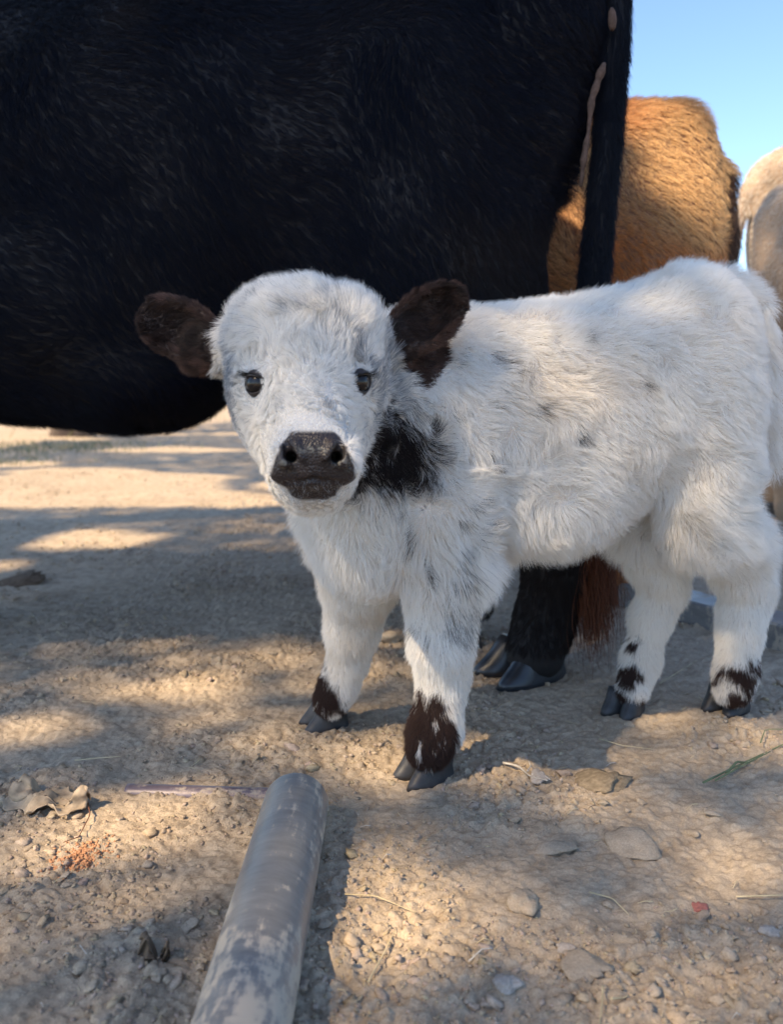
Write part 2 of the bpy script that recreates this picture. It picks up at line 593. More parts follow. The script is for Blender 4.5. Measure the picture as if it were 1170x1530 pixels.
def build_ground():
    xs = [0.0]
    while xs[-1] < 600:
        x = xs[-1]
        xs.append(x + (0.0026 if x < 0.62 else max(0.0026, (x - 0.62) * 0.045 + 0.0026)))
    xs = np.array(xs); xs = np.concatenate([-xs[:0:-1], xs])
    ys = [0.42]
    while ys[-1] < 900:
        y = ys[-1]
        ys.append(y + (0.0022 * max(y, 0.8) ** 1.7 if y < 3 else (y * 0.02 - 0.045)))
    yb = [0.42]
    while yb[-1] > -500:
        y = yb[-1]
        yb.append(y - max(0.008, (0.42 - y) * 0.25))
    ys = np.array(yb[:0:-1] + ys)
    X, Y = np.meshgrid(xs, ys, indexing='ij')
    x, y = X.ravel(), Y.ravel()
    Z = ground_height(x, y)
    nx, ny = X.shape
    idx = np.arange(nx * ny).reshape(nx, ny)
    F = np.stack([idx[:-1, :-1], idx[1:, :-1], idx[1:, 1:], idx[:-1, 1:]], -1).reshape(-1, 4)
    me = mesh_from('ground', np.stack([x, y, Z], 1), F)
    o = link('ground', me, M_dirt)
    tag(o, 'dry crumbly tan dirt of the paddock in dappled shade', kind='structure')
    return o

M_dirt = dirt_mat('dry_dirt', (0.435, 0.345, 0.245), (0.525, 0.425, 0.31), (0.50, 0.47, 0.44), 0.9)
M_clod = dirt_mat('dirt_clods', (0.41, 0.33, 0.24), (0.49, 0.40, 0.295), (0.7, 0.67, 0.63), 0.6, tint=True)
ground = build_ground()

_ico = {}
def ico(sub):
    if sub not in _ico:
        bm = bmesh.new(); bmesh.ops.create_icosphere(bm, subdivisions=sub, radius=1)
        V = np.array([v.co[:] for v in bm.verts]); F = np.array([[v.index for v in f.verts] for f in bm.faces])
        bm.free(); _ico[sub] = (V, F)
    return _ico[sub]

def scatter_lumps(name, pos, size, sub, seed, sink=0.25, flat=(0.45, 0.8)):
    """many small stones/clods in one mesh"""
    V0, F0 = ico(sub)
    n = len(pos)
    lr = np.random.default_rng(seed)
    sc = np.stack([lr.uniform(0.7, 1.3, n), lr.uniform(0.6, 1.1, n), lr.uniform(*flat, n)], 1) * size[:, None]
    V = np.repeat(V0[None], n, 0) * (1 + 0.32 * lr.normal(size=(n, len(V0), 1)).clip(-1.5, 1.5))
    V = V * sc[:, None, :]
    a = lr.uniform(0, 2 * np.pi, n); ca, sa = np.cos(a)[:, None], np.sin(a)[:, None]
    tl = lr.normal(size=n)[:, None] * 0.3
    x = V[..., 0] * ca - V[..., 1] * sa; y = V[..., 0] * sa + V[..., 1] * ca
    z = V[..., 2] + x * tl
    gz = ground_height(pos[:, 0], pos[:, 1])
    V = np.stack([x + pos[:, 0:1], y + pos[:, 1:2], z + gz[:, None] + (size * (0.5 - sink))[:, None] * 0.5], -1).reshape(-1, 3)
    F = (F0[None] + (np.arange(n) * len(V0))[:, None, None]).reshape(-1, 3)
    me = mesh_from(name, V, F, smooth=False)
    t = lr.uniform(0.80, 1.12, (n, 1)) * np.stack([np.ones(n), lr.uniform(0.94, 1.02, n), lr.uniform(0.88, 1.06, n)], 1)
    face_attr(me, 'col', np.repeat(t, len(V0), 0))
    return me

def scatter_xy(n, seed, ymin, ymax, thr=-0.1):
    lr = np.random.default_rng(seed)
    out = []
    tot = 0
    while tot < n:
        y = ymin * (ymax / ymin) ** (lr.random(n * 3))
        x = lr.uniform(-0.62, 0.62, n * 3) * (y + 0.25)
        P = np.stack([x, y, x * 0], 1)
        keep = lr.random(n * 3) < sstep(thr - 0.3, thr + 0.4, noise(P, 0.16, 21) + 0.4 * noise(P, 0.4, 99))
        out.append(P[keep]); tot += keep.sum()
    return np.concatenate(out)[:n]

p = scatter_xy(26000, 5, 0.42, 6.0)
g1 = link('gravel', scatter_lumps('gravel', p, (0.0009 + 0.0026 * np.random.default_rng(1).random(len(p)) ** 2.5) * (0.7 + 0.35 * p[:, 1]), 1, 6), M_clod)
tag(g1, 'loose crumbs of dry dirt and grit over the paddock floor', 'gravel', kind='stuff')
p = scatter_xy(900, 8, 0.42, 5.0)
g2 = link('dirt_crumbs', scatter_lumps('dirt_crumbs', p, 0.0035 + 0.006 * np.random.default_rng(2).random(len(p)) ** 2, 2, 9, 0.35, (.3, .6)), M_clod)
tag(g2, 'small broken clods of dry soil lying on the paddock floor', 'soil clods', kind='stuff')

# ================================================================== CALF
SKIN_W = np.array([0.70, 0.64, 0.58])
M_skin = skin_mat('calf_skin', 0.8, 0.9, 420)
M_fur = fur_mat('white_calf_fur', 0.55, 0.15, 0.4)
M_darkfur = fur_mat('dark_fur', 0.5, 0.16, 0.05)
M_hoof = plain('slate_hoof_horn', (0.034, 0.034, 0.036), 0.48, 0.4, var=0.55, vscale=45, bump=0.5)

CALF = on_ground(800, 1110)
calf = thing('calf', tuple(CALF), 'fluffy white spotted calf with dark ears and nose looking at the camera', 'calf')

sc_ = Sculpt(steps(-0.34, 0.62, 0.0055, [(-0.12, -0.03, 0.0016), (-0.28, 0.06, 0.0032)]),
             steps(0.72, 1.36, 0.0055, [(0.74, 0.80, 0.0016), (0.74, 0.98, 0.0034)]),
             steps(0.0, 0.70, 0.0055, [(0.37, 0.47, 0.0016), (0.37, 0.62, 0.0034)]))
S = sc_
# trunk
S.ell(at(655, 642, 1.115), (0.118, 0.108, 0.154), 0.03)
S.ell(at(800, 618, 1.15), (0.18, 0.118, 0.142), 0.05)
S.ell(at(930, 590, 1.17), (0.13, 0.112, 0.136), 0.05)
S.ell(at(1026, 548, 1.185), (0.084, 0.106, 0.133), 0.05)
S.ell(at(560, 770, 1.07), (0.078, 0.080, 0.098), 0.05)
S.ell(at(815, 742, 1.12), (0.095, 0.075, 0.060), 0.05)
# neck
S.cone(at(478, 570, 0.99), at(610, 640, 1.10), 0.072, 0.118, 0.04)
S.cone(at(500, 660, 0.98), at(560, 760, 1.06), 0.055, 0.085, 0.04)
# near fore leg, far fore leg
S.chain([(at(655, 760, 1.045), .068), (at(663, 850, 1.04), .052), (at(661, 925, 1.035), .036), (at(659, 966, 1.030), .034), (at(662, 1010, 1.035), .028),
         (at(657, 1050, 1.03), .024), (at(650, 1092, 1.02), .029), (at(640, 1118, 1.008), .026)], 0.02)
S.chain([(at(540, 800, 1.10), .060), (at(537, 870, 1.13), .046), (at(530, 915, 1.15), .034), (at(526, 945, 1.15), .031), (at(520, 985, 1.165), .024),
         (at(507, 1022, 1.17), .023), (at(495, 1046, 1.165), .024)], 0.02)
# hind legs
S.ell(at(1055, 690, 1.135), (0.064, 0.060, 0.125), 0.04)
S.chain([(at(1078, 790, 1.15), .044), (at(1108, 860, 1.185), .032), (at(1122, 885, 1.20), .024), (at(1108, 915, 1.19), .025), (at(1105, 950, 1.19), .024), (at(1100, 1000, 1.19), .024),
         (at(1095, 1028, 1.19), .026)], 0.025)
S.ell(at(985, 730, 1.22), (0.065, 0.055, 0.10), 0.03)
S.chain([(at(970, 790, 1.225), .046), (at(984, 845, 1.235), .034), (at(992, 880, 1.24), .026), (at(974, 920, 1.24), .025), (at(958, 985, 1.235), .023),
         (at(946, 1028, 1.225), .024)], 0.025)
# tail
S.chain([(at(1082, 435, 1.22), .026), (at(1128, 460, 1.225), .018), (at(1142, 540, 1.215), .013), (at(1147, 630, 1.205), .012), (at(1150, 690, 1.20), .008)], 0.008)
# head
S.ell(at(458, 512, 0.945), (0.086, 0.080, 0.056), 0.02)
S.ell(at(460, 562, 0.925), (0.083, 0.075, 0.062), 0.025)
S.cone(at(460, 575, 0.882), at(468, 665, 0.822), 0.052, 0.037, 0.03)
S.cone(at(456, 615, 0.925), at(466, 700, 0.855), 0.074, 0.044, 0.03)
S.cone(at(398, 548, 0.895), at(385, 556, 0.90), 0.018, 0.016, 0.02)    # brow ridges
S.cone(at(522, 546, 0.895), at(535, 553, 0.90), 0.018, 0.016, 0.02)
# muzzle: broad lower lip corners, narrower top, chin
S.cone(at(429, 698, 0.806), at(508, 698, 0.806), 0.0185, 0.0185, 0.012)
S.cone(at(445, 668, 0.800), at(493, 668, 0.800), 0.0180, 0.0180, 0.014)
S.cone(at(469, 672, 0.792), at(469, 700, 0.795), 0.0140, 0.0150, 0.014)
S.cone(at(452, 727, 0.822), at(487, 727, 0.822), 0.0155, 0.0155, 0.008)
S.cone(at(468, 700, 0.83), at(468, 725, 0.85), 0.03, 0.024, 0.015)
S.cone(at(425, 723, 0.795), at(468, 716, 0.782), 0.0022, 0.0026, 0.003, sub=True)     # mouth line
S.cone(at(468, 716, 0.782), at(511, 723, 0.795), 0.0026, 0.0022, 0.003, sub=True)
for sx in (-1, 1):
    cx = 469
    S.cone(at(cx + sx * 48, 672, 0.782), at(cx + sx * 45, 690, 0.780), 0.006, 0.007, 0.006)                # flared wings
    S.cone(at(cx + sx * 27, 664, 0.778), at(cx + sx * 20, 684, 0.777), 0.0045, 0.0045, 0.006)
    S.cone(at(cx + sx * 42, 663, 0.782), at(cx + sx * 36, 680, 0.777), 0.0022, 0.0050, 0.003, sub=True)   # nostrils
    S.cone(at(cx + sx * 36, 680, 0.777), at(cx + sx * 24, 691, 0.777), 0.0054, 0.0036, 0.003, sub=True)
    S.cone(at(cx + sx * 34, 683, 0.785), at(cx + sx * 30, 680, 0.815), 0.0055, 0.004, 0.003, sub=True)
S.cone(at(469, 645, 0.780), at(469, 668, 0.7745), 0.0012, 0.0010, 0.002, sub=True)      # groove

def ear(S, base, tip, W, face, thick=0.010, k=0.012):
    """leaf-shaped cupped ear from base to tip, opening towards `face`"""
    base, tip = np.asarray(base), np.asarray(tip)
    c = base * 0.46 + tip * 0.54
    ax = tip - base; L = np.linalg.norm(ax); ax = ax / L
    face = np.asarray(face, float); face = face - face @ ax * ax; face /= np.linalg.norm(face)
    wd = np.cross(face, ax)
    rot = np.array([ax, wd, face])
    S.ell(c, (L * 0.54, W * 0.5, W * 0.24), k, rot)
    S.ell(c + face * W * 0.17 + ax * L * 0.03, (L * 0.45, W * 0.40, W * 0.30), 0.004, rot, sub=True)
ear(S, at(335, 525, 0.965), at(219, 466, 0.975), 0.066, (0.25, -1, -0.1))
S.cone(at(350, 525, 0.965), at(300, 515, 0.975), 0.024, 0.018, 0.015)
S.cone(at(330, 540, 0.97), at(290, 545, 0.975), 0.014, 0.009, 0.015)
ear(S, at(578, 522, 0.965), at(683, 441, 0.985), 0.064, (-0.35, -1, -0.1))
S.cone(at(568, 520, 0.965), at(605, 505, 0.98), 0.024, 0.018, 0.015)

V, F = S.mesh()
V = smooth_mesh(V, F, 2, 0.4)
Nn = vert_normals(V, F)

bvh = BVHTree.FromPolygons([tuple(v) for v in V], [tuple(f) for f in F.tolist()])
def surf(px, py, b=None):
    d = _F + (px - 585) / FPX * np.array([1, 0, 0]) + (765 - py) / FPX * _U
    h = (b or bvh).ray_cast(Vector(_C), Vector(d))
    return np.array(h[0]), np.array(h[1])
EYES = []
for ex, ey in ((379, 573), (541, 571)):
    EYES.append(surf(ex, ey))
print('eyes', EYES)

def seg2(px, py, a, b):
    a = np.array(a, float); b = np.array(b, float)
    ab = b - a
    t = np.clip(((px - a[0]) * ab[0] + (py - a[1]) * ab[1]) / (ab @ ab), 0, 1)
    return np.hypot(px - a[0] - ab[0] * t, py - a[1] - ab[1] * t)

def nose_mask(P):
    px, py = proj(P)
    # pad outline of the muzzle: trapezoid with round corners, then the chin
    half = np.interp(py, [640, 648, 668, 700, 716, 724, 728, 740, 750], [24, 36, 51, 63, 65, 51, 41, 34, 15])
    e = (half - np.abs(px - 468)) + 1.5 * noise(P, 0.004, 3)
    m = sstep(-2.0, 3.0, e) * sstep(641, 648, py) * (1 - sstep(744, 750, py))
    return m * (P[:, 1] < 0.845)

def eye_mask(P, r0=0.0125, r1=0.0145):
    m = np.zeros(len(P))
    for c, n in EYES:
        d = P - c
        q = np.sqrt((d[:, 0] / 1.0) ** 2 + (d[:, 1] * 0.6) ** 2 + (d[:, 2] / 0.95) ** 2)
        m = np.maximum(m, 1 - sstep(r0, r1, q))
    return m

LEFT_EAR = at(335, 525, 0.965), at(219, 466, 0.975)
RIGHT_EAR = at(578, 522, 0.965), at(683, 441, 0.985)
def ear_mask(P):
    m = np.zeros(len(P))
    for b, t in (LEFT_EAR, RIGHT_EAR):
        ax = t - b; L = np.linalg.norm(ax); ax = ax / L
        s_ = (P - b) @ ax
        d = np.linalg.norm(P - b - s_[:, None] * ax, axis=1)
        m = np.maximum(m, sstep(-0.004, 0.006, s_ + 0.004 * noise(P, 0.01, 77)) * (d < 0.065) * (P[:, 2] > 0.49) * (P[:, 1] > 0.925))
    return m

def hoof_leg_dark(P):
    """brown-black socks above the hooves"""
    px, py = proj(P)
    n1 = 22 * noise(P, 0.012, 51) + 14 * noise(P, 0.005, 52) + 5 * rng.normal(size=len(P))
    front = (px < 760)
    near = front & (px > 575)
    far = front & (px <= 575)
    m = np.zeros(len(P))
    # near fore: dark from the fetlock down with a white spike on the right side
    edge = np.interp(px, [600, 622, 652, 670, 692], [1070, 1028, 1028, 1068, 1140])
    m = np.where(near & (py + n1 > edge), 1, m)
    m = np.where(near & (np.hypot((px - 602) / 6, (py - 1140) / 26) < 1), 0, m)
    m = np.where(near & (np.hypot((px - 682) / 9, (py - 1140) / 16) < 1), 0, m)
    edge = np.interp(px, [470, 485, 500, 520, 540], [960, 985, 1025, 1055, 1075])
    m = np.where(far & (py + n1 > edge), 1, m)
    m = np.where(far & (np.hypot((px - 503) / 16, (py - 1072) / 12) < 1), 0, m)
    hind = px > 860
    m = np.where(noise(P * np.array([1, 1, .5]), 0.007, 57) + .15 * rng.normal(size=len(P)) > 0.72, 0, m)
    for (cx, cy, rx, ry) in ((948, 960, 7, 14), (940, 1004, 22, 17), (925, 1040, 20, 12), (958, 1050, 16, 8),
                             (1095, 1003, 26, 10), (1115, 1015, 14, 18), (1105, 1045, 26, 14), (1070, 1010, 12, 7), (1128, 990, 7, 14)):
        m = np.where(hind & (np.hypot((px - cx + n1 * 0.5) / rx, (py - cy + n1 * 0.4) / ry) < 1), 1, m)
    return m

SPOTS = [  # px, py, rx, ry, strength
    (548, 690, 34, 62, 1.0), (606, 703, 54, 60, 1.0), (645, 668, 24, 14, .9), (545, 740, 14, 30, .75), (640, 745, 24, 18, .9),
    (790, 572, 26, 12, .45), (820, 630, 12, 14, .75), (745, 710, 10, 18, .75), (698, 640, 16, 8, .45), (760, 620, 8, 10, .3),
    (895, 530, 9, 9, .5), (975, 594, 6, 6, .7), (890, 670, 8, 12, .6), (725, 778, 22, 8, .5), (700, 800, 10, 14, .5), (632, 825, 10, 18, .7),
    (652, 885, 10, 24, .6), (700, 855, 7, 16, .5), (735, 815, 8, 14, .5), (690, 905, 16, 22, .35), (715, 880, 14, 20, .4), (700, 960, 22, 34, .45),
    (725, 925, 16, 18, .4), (660, 970, 10, 20, .3), (632, 960, 8, 14, .3), (730, 840, 8, 14, .4), (625, 560, 14, 12, .45), (760, 560, 14, 10, .3),
    (690, 560, 18, 10, .22), (850, 545, 16, 8, .2), (610, 745, 30, 16, .4), (535, 770, 14, 12, .35)]

def calf_dark(P, Nn):
    px, py = proj(P)
    m = np.zeros(len(P))
    px = px + 16; py = py + 24
    wx = 12 * noise(P, 0.016, 61); wy = 12 * noise(P, 0.016, 62)
    edge = 0.35 * noise(P, 0.007, 63) + 0.25 * rng.normal(size=len(P))
    front = (P[:, 1] < 1.16) & (Nn[:, 1] < 0.35)
    for (cx, cy, rx, ry, s_) in SPOTS:
        if s_ <= .75: rx, ry = rx * .78, ry * .78
        q = np.hypot((px - cx + wx) / rx, (py - cy + wy) / ry)
        m = np.maximum(m, (s_ if s_ > .7 else s_ * .75) * (q + edge < 1) * front * (P[:, 1] > 0.93))
    return m

def head_mask(P):
    d = np.linalg.norm((P - at(462, 590, 0.89)) / np.array([1, 0.9, 1.25]), axis=1)
    return 1 - sstep(0.118, 0.15, d)

# vertex colours of the skin under the fur
dark = calf_dark(V, Nn) * 0.7
earm = ear_mask(V)
sock = hoof_leg_dark(V)
nose = nose_mask(V)
eyem = eye_mask(V)
colr = np.repeat(SKIN_W[None], len(V), 0)
hm = head_mask(V)[:, None]
colr = colr * (1 - hm) + np.array([0.50, 0.49, 0.47]) * hm
DK = np.array([0.035, 0.024, 0.020])
for m_, c_ in ((dark, DK), (earm, DK * 1.3), (sock, DK), (eyem, np.array([0.02, 0.016, 0.015]))):
    colr = colr * (1 - m_[:, None]) + c_ * m_[:, None]
nc = np.array([0.024, 0.0185, 0.019]) * (1 + 0.25 * noise(V, 0.012, 5)[:, None])
# the crusty grey-green bits beside and below the nostrils
px, py = proj(V)
crust = sstep(0.15, 0.5, noise(V, 0.0022, 15) + 0.25) * (np.exp(-(np.hypot((px - 430) / 12, (py - 693) / 9)) ** 2) + np.exp(-(np.hypot((px - 508) / 9, (py - 690) / 12)) ** 2)
        + 0.8 * np.exp(-(np.hypot((px - 468) / 26, (py - 672) / 5)) ** 2))
nc = nc * (1 - 0.5 * crust[:, None]) + np.array([0.30, 0.30, 0.26]) * 0.5 * crust[:, None]
colr = colr * (1 - nose[:, None]) + nc * nose[:, None]
me = mesh_from('body', V, F)
face_attr(me, 'col', colr)
wa = me.attributes.new('wet', 'FLOAT', 'POINT'); wa.data.foreach_set('value', nose.astype(np.float32))
link('body', me, M_skin, calf)

HEAD_C = at(460, 590, 0.88)
def tail_mask(P):
    px, py = proj(P)
    ax = np.interp(py, [440, 540, 630, 700], [1120, 1142, 1147, 1150])
    return ((np.abs(px - ax) < 24) & (P[:, 1] > 1.18) & (py < 760) & (py > 450)).astype(float)

def calf_fields(P, Nn):
    px, py = proj(P)
    n = len(P)
    head = head_mask(P)
    legs = sstep(0.30, 0.22, P[:, 2]) if False else 1 - sstep(0.20, 0.29, P[:, 2])
    # flow: back along the trunk and down
    comb = np.tile(np.array([0.75, 0.15, -0.65]), (n, 1))
    chest = sstep(720, 560, px) if False else 1 - sstep(560, 720, px)
    comb = comb * (1 - chest[:, None]) + np.array([0.1, 0, -1.0]) * chest[:, None]
    comb = comb * (1 - legs[:, None]) + np.array([0.10, 0.1, -1.0]) * legs[:, None]
    # face: hair fans out from the whorl between the eyes
    w = P - at(461, 592, 0.86)
    fan = unit(w * np.array([1.0, 0.3, 1.0]))
    low = sstep(0.0, 0.03, -w[:, 2])
    rad_ = np.stack([px - 468, np.zeros(n), -(py - 692)], 1)
    fan = unit(fan + np.array([0, 0, -0.25]) * low[:, None] + np.stack([np.sign(w[:, 0]) * 0.15, np.zeros(n), np.zeros(n)], 1))
    nr = ((1 - sstep(1.0, 1.6, np.hypot((px - 468) / 78.0, (py - 692) / 62.0))) * (P[:, 1] < 0.85))[:, None]
    fan = fan * (1 - nr) + unit(rad_) * nr
    comb = comb * (1 - head[:, None]) + fan * head[:, None]
    L = np.full(n, 0.023)
    L = L + 0.008 * noise(P, 0.05, 71)
    belly = sstep(0.36, 0.30, P[:, 2]) if False else (1 - sstep(0.30, 0.38, P[:, 2])) * (1 - legs) * (px > 700)
    L = L + 0.016 * belly
    L = L * (1 - legs) + (0.015 - 0.003 * sstep(0.1, 0.0, P[:, 2])) * legs
    forearm = legs * sstep(0.10, 0.24, P[:, 2])
    L = L + 0.006 * forearm
    face_l = 0.0125 + 0.015 * sstep(0.52, 0.575, P[:, 2])
    face_l = np.where(P[:, 1] < 0.83, 0.0095, face_l)
    rim = np.hypot((px - 468) / 78.0, (py - 692) / 62.0)
    rimm = (1 - sstep(1.0, 1.5, rim)) * (P[:, 1] < 0.85)
    face_l = face_l * (1 - rimm) + 0.0055 * rimm
    de = np.min([np.linalg.norm(P - e_[0], axis=1) for e_ in EYES], axis=0)
    face_l = face_l * (0.35 + 0.65 * sstep(0.013, 0.026, de))
    L = L * (1 - head) + face_l * head
    tuft = (px < 350) & (py > 500) & (py < 620) & (P[:, 1] > .93)
    L = np.where(tuft, L * 0.55, L)
    lift = 0.55 + 0.18 * noise(P, 0.07, 72)
    lift = lift * (1 - legs) + 0.22 * legs
    lift = lift * (1 - head) + (0.28 + 0.14 * sstep(0.52, 0.58, P[:, 2])) * head
    tm = tail_mask(P)
    L = L * (1 - tm) + 0.034 * tm
    comb = comb * (1 - tm[:, None]) + np.array([0, 0, -1.0]) * tm[:, None]
    lift = lift * (1 - tm) + 0.3 * tm
    return comb, L, lift, head, legs

def bare(P):
    return np.clip(nose_mask(P) + eye_mask(P, 0.0112, 0.0128), 0, 1)

def calf_weight(P, n):
    view = unit(_C - P)
    f = (n * view).sum(1)
    w = np.where(f > -0.25, 1.0, 0.25)
    h = head_mask(P)
    w = w * (1 + 3.2 * h)
    w = w * (1 + 0.7 * (1 - sstep(0.12, 0.26, P[:, 2])))
    return w * (1 - bare(P)) * (P[:, 2] > 0.018)

P, NN = surface_points(V, F, Nn, 480000, calf_weight)
keep = rng.random(len(P)) > bare(P)
P, NN = P[keep], NN[keep]
em = ear_mask(P) > 0.5
comb, L, lift, head, legs = calf_fields(P, NN)
px, py = proj(P)

# coat colour per strand
n = len(P)
white = np.array([0.93, 0.91, 0.87])
cream = np.array([0.88, 0.81, 0.70])
grey = np.array([0.30, 0.33, 0.37])
c = np.repeat(white[None], n, 0)
cr = (0.30 * sstep(0.0, 0.6, fbm(P, 0.10, 81, 3)) * (1 - 0.6 * head))[:, None]
c = c * (1 - cr) + cream * cr
st = (0.14 * sstep(0.15, 0.55, fbm(P, 0.05, 86, 3) + 0.35 * (1 - sstep(0.28, 0.40, P[:, 2])) - 0.1 ) * (1 - head))[:, None]
c = c * (1 - st) + np.array([0.70, 0.60, 0.46]) * st
roan = 0.006 + head * 0.05 + head * 0.48 * (sstep(0.02, 0.34, fbm(P, 0.030, 82, 3) + 0.55 * sstep(60, 120, np.abs(px - 460)) * (py > 500) + 0.50 * (1 - sstep(425, 480, py)) * sstep(15, 60, np.abs(px - 450)) - 0.24))
roan = np.where((head > 0.5) & (py > 600) & (np.abs(px - 468) < 85), roan * 0.45, roan)
isg = rng.random(n) < roan
c[isg] = grey
dk = rng.random(n) < calf_dark(P, NN)
c[dk] = np.array([0.035, 0.028, 0.027])
sk = hoof_leg_dark(P) > 0.5
c[sk] = np.array([0.060, 0.036, 0.030])
c *= rng.uniform(0.90, 1.04, (n, 1))
c = np.clip(c, 0.01, 0.94)
body_sel = ~em
h_, l_ = head > 0.5, legs > 0.5
rest = body_sel & ~h_ & ~l_
def put(name, sel, cl, cs, wave, ws, rr, seed, droop=0.0, stray=0.12, mat=None, label=None):
    pts, rad = grow(P[sel], NN[sel], comb[sel], L[sel], lift[sel], cl, cs, wave, ws, 5, seed, rr, droop, stray)
    o = hair_object(name, pts, rad, c[sel], mat or M_fur, calf)
    if label: o['label'] = label
    return o
put('fur', rest, 0.5, 0.009, 0.60, 0.028, 0.00019, 11, droop=0.1)
put('head_fur', body_sel & h_, 0.7, 0.009, 1.0, 0.024, 0.00015, 12, label='short white and grey swirling hair on the face')
put('leg_fur', body_sel & l_ & ~h_, 0.45, 0.007, 0.12, 0.02, 0.00019, 13, label='short white hair ending in dark brown socks')
# longer dark brown hair on and inside the ears
Pe, Ne = surface_points(V, F, Nn, 60000, lambda p_, n_: (ear_mask(p_) > 0.5) * 1.0)
M_earfur = fur_mat('brown_ear_fur', 0.5, 0.3, 0.2)
for nm, sgn in (('ear_fur', -1), ('ear_fur', 1)):
    sel = (Pe[:, 0] - at(460, 500, .95)[0]) * sgn > 0
    p_, n_ = Pe[sel], Ne[sel]
    b, t = (LEFT_EAR if sgn < 0 else RIGHT_EAR)
    ax = unit((t - b)[None])[0]
    cc = np.repeat(np.array([[0.058, 0.034, 0.027]]), len(p_), 0) * rng.uniform(0.6, 1.5, (len(p_), 1)) * (0.55 + 1.6 * nearest_clump(p_, 0.009, 14)[1][:, None] ** 1.5)
    q_ = p_ - (b * .46 + t * .54); q_ = q_ - (q_ @ ax)[:, None] * ax
    inner = ((n_[:, 1] < 0.1) & (np.linalg.norm(q_, axis=1) < 0.022)) * 1.0
    cc = cc * (1 - 0.6 * inner[:, None])
    cmb = np.tile(ax * 0.9 + np.array([0, -0.1, -0.45]), (len(p_), 1))
    pts, rad = grow(p_, n_, cmb, 0.011 + 0.004 * noise(p_, .02, 8), 0.28, 0.6, 0.006, 0.35, 0.03, 5, 14, 0.00017, 0.1)
    o = hair_object('ear_fur', pts, rad, cc, M_earfur, calf)
    o['label'] = 'dark brown hair of the ear'

# eyes with lids and lashes
def eye_material():
    m, nt, out = new_mat('dark_brown_eye')
    b = principled(nt, out, 0.20, 0.28)
    tc = N(nt, 'ShaderNodeTexCoord')
    sp = N(nt, 'ShaderNodeSeparateXYZ'); nt.links.new(tc.outputs['Object'], sp.inputs[0])
    # object -y looks out; pupil is a wide oval
    cx = N(nt, 'ShaderNodeCombineXYZ')
    mz = N(nt, 'ShaderNodeMath', operation='MULTIPLY'); mz.inputs[1].default_value = 1.5
    nt.links.new(sp.outputs[0], cx.inputs[0]); nt.links.new(sp.outputs[2], mz.inputs[0]); nt.links.new(mz.outputs[0], cx.inputs[2])
    ln = N(nt, 'ShaderNodeVectorMath', operation='LENGTH'); nt.links.new(cx.outputs[0], ln.inputs[0])
    rp = N(nt, 'ShaderNodeValToRGB')
    e = rp.color_ramp.elements
    e[0].position = 0.40; e[0].color = (0.004, 0.004, 0.006, 1)
    e[1].position = 0.52; e[1].color = (0.013, 0.009, 0.008, 1)
    x = e.new(0.86); x.color = (0.008, 0.006, 0.006, 1)
    mr = N(nt, 'ShaderNodeMapRange'); mr.inputs['From Max'].default_value = 0.013
    nt.links.new(ln.outputs['Value'], mr.inputs['Value']); nt.links.new(mr.outputs[0], rp.inputs[0])
    nt.links.new(rp.outputs[0], b.inputs['Base Color'])
    b.inputs['Coat Weight'].default_value = 0.10; b.inputs['Coat Roughness'].default_value = 0.05
    return m
M_eye = eye_material()
M_lid = plain('dark_eyelid_skin', (0.025, 0.019, 0.018), 0.5, 0.4, var=0.3, vscale=300)
def sphere_patch(name, r, phi0, phi1, th0, th1, thick, nu=20, nv=8):
    """piece of a thick shell; -y out, th = elevation"""
    V_, F_ = [], []
    for s_ in (0, 1):
        rr = r + thick * s_
        for j in range(nv + 1):
            for i in range(nu + 1):
                u = i / nu
                ph = phi0 + (phi1 - phi0) * u
                # lids meet at the corners
                th = th0(u) + (th1 - th0(u)) * j / nv
                V_.append((rr * math.sin(ph) * math.cos(th), -rr * math.cos(ph) * math.cos(th), rr * math.sin(th)))
    w = nu + 1; m = w * (nv + 1)
    for j in range(nv):
        for i in range(nu):
            a = j * w + i
            F_.append((a, a + 1, a + w + 1, a + w)); F_.append((m + a, m + a + w, m + a + w + 1, m + a + 1))
    for i in range(nu):
        F_.append((i, m + i, m + i + 1, i + 1))
    me_ = bpy.data.meshes.new(name); me_.from_pydata(V_, [], F_)
    me_.polygons.foreach_set('use_smooth', np.ones(len(me_.polygons), dtype=bool)); me_.update()
    return me_
R_EYE = 0.0140
bm = bmesh.new(); bmesh.ops.create_uvsphere(bm, u_segments=32, v_segments=24, radius=R_EYE)
eye_me = bpy.data.meshes.new('eye'); bm.to_mesh(eye_me); bm.free()
eye_me.polygons.foreach_set('use_smooth', np.ones(len(eye_me.polygons), dtype=bool))
upper = sphere_patch('eyelid', R_EYE + 0.0003, R(-84), R(84), lambda u: R(30) * math.sin(math.pi * u) ** 0.45 - R(4), R(88), 0.0016)
lower = sphere_patch('eyelid', R_EYE + 0.0003, R(-84), R(84), lambda u: -R(38) * math.sin(math.pi * u) ** 0.9 - R(4), R(-88), 0.0014)
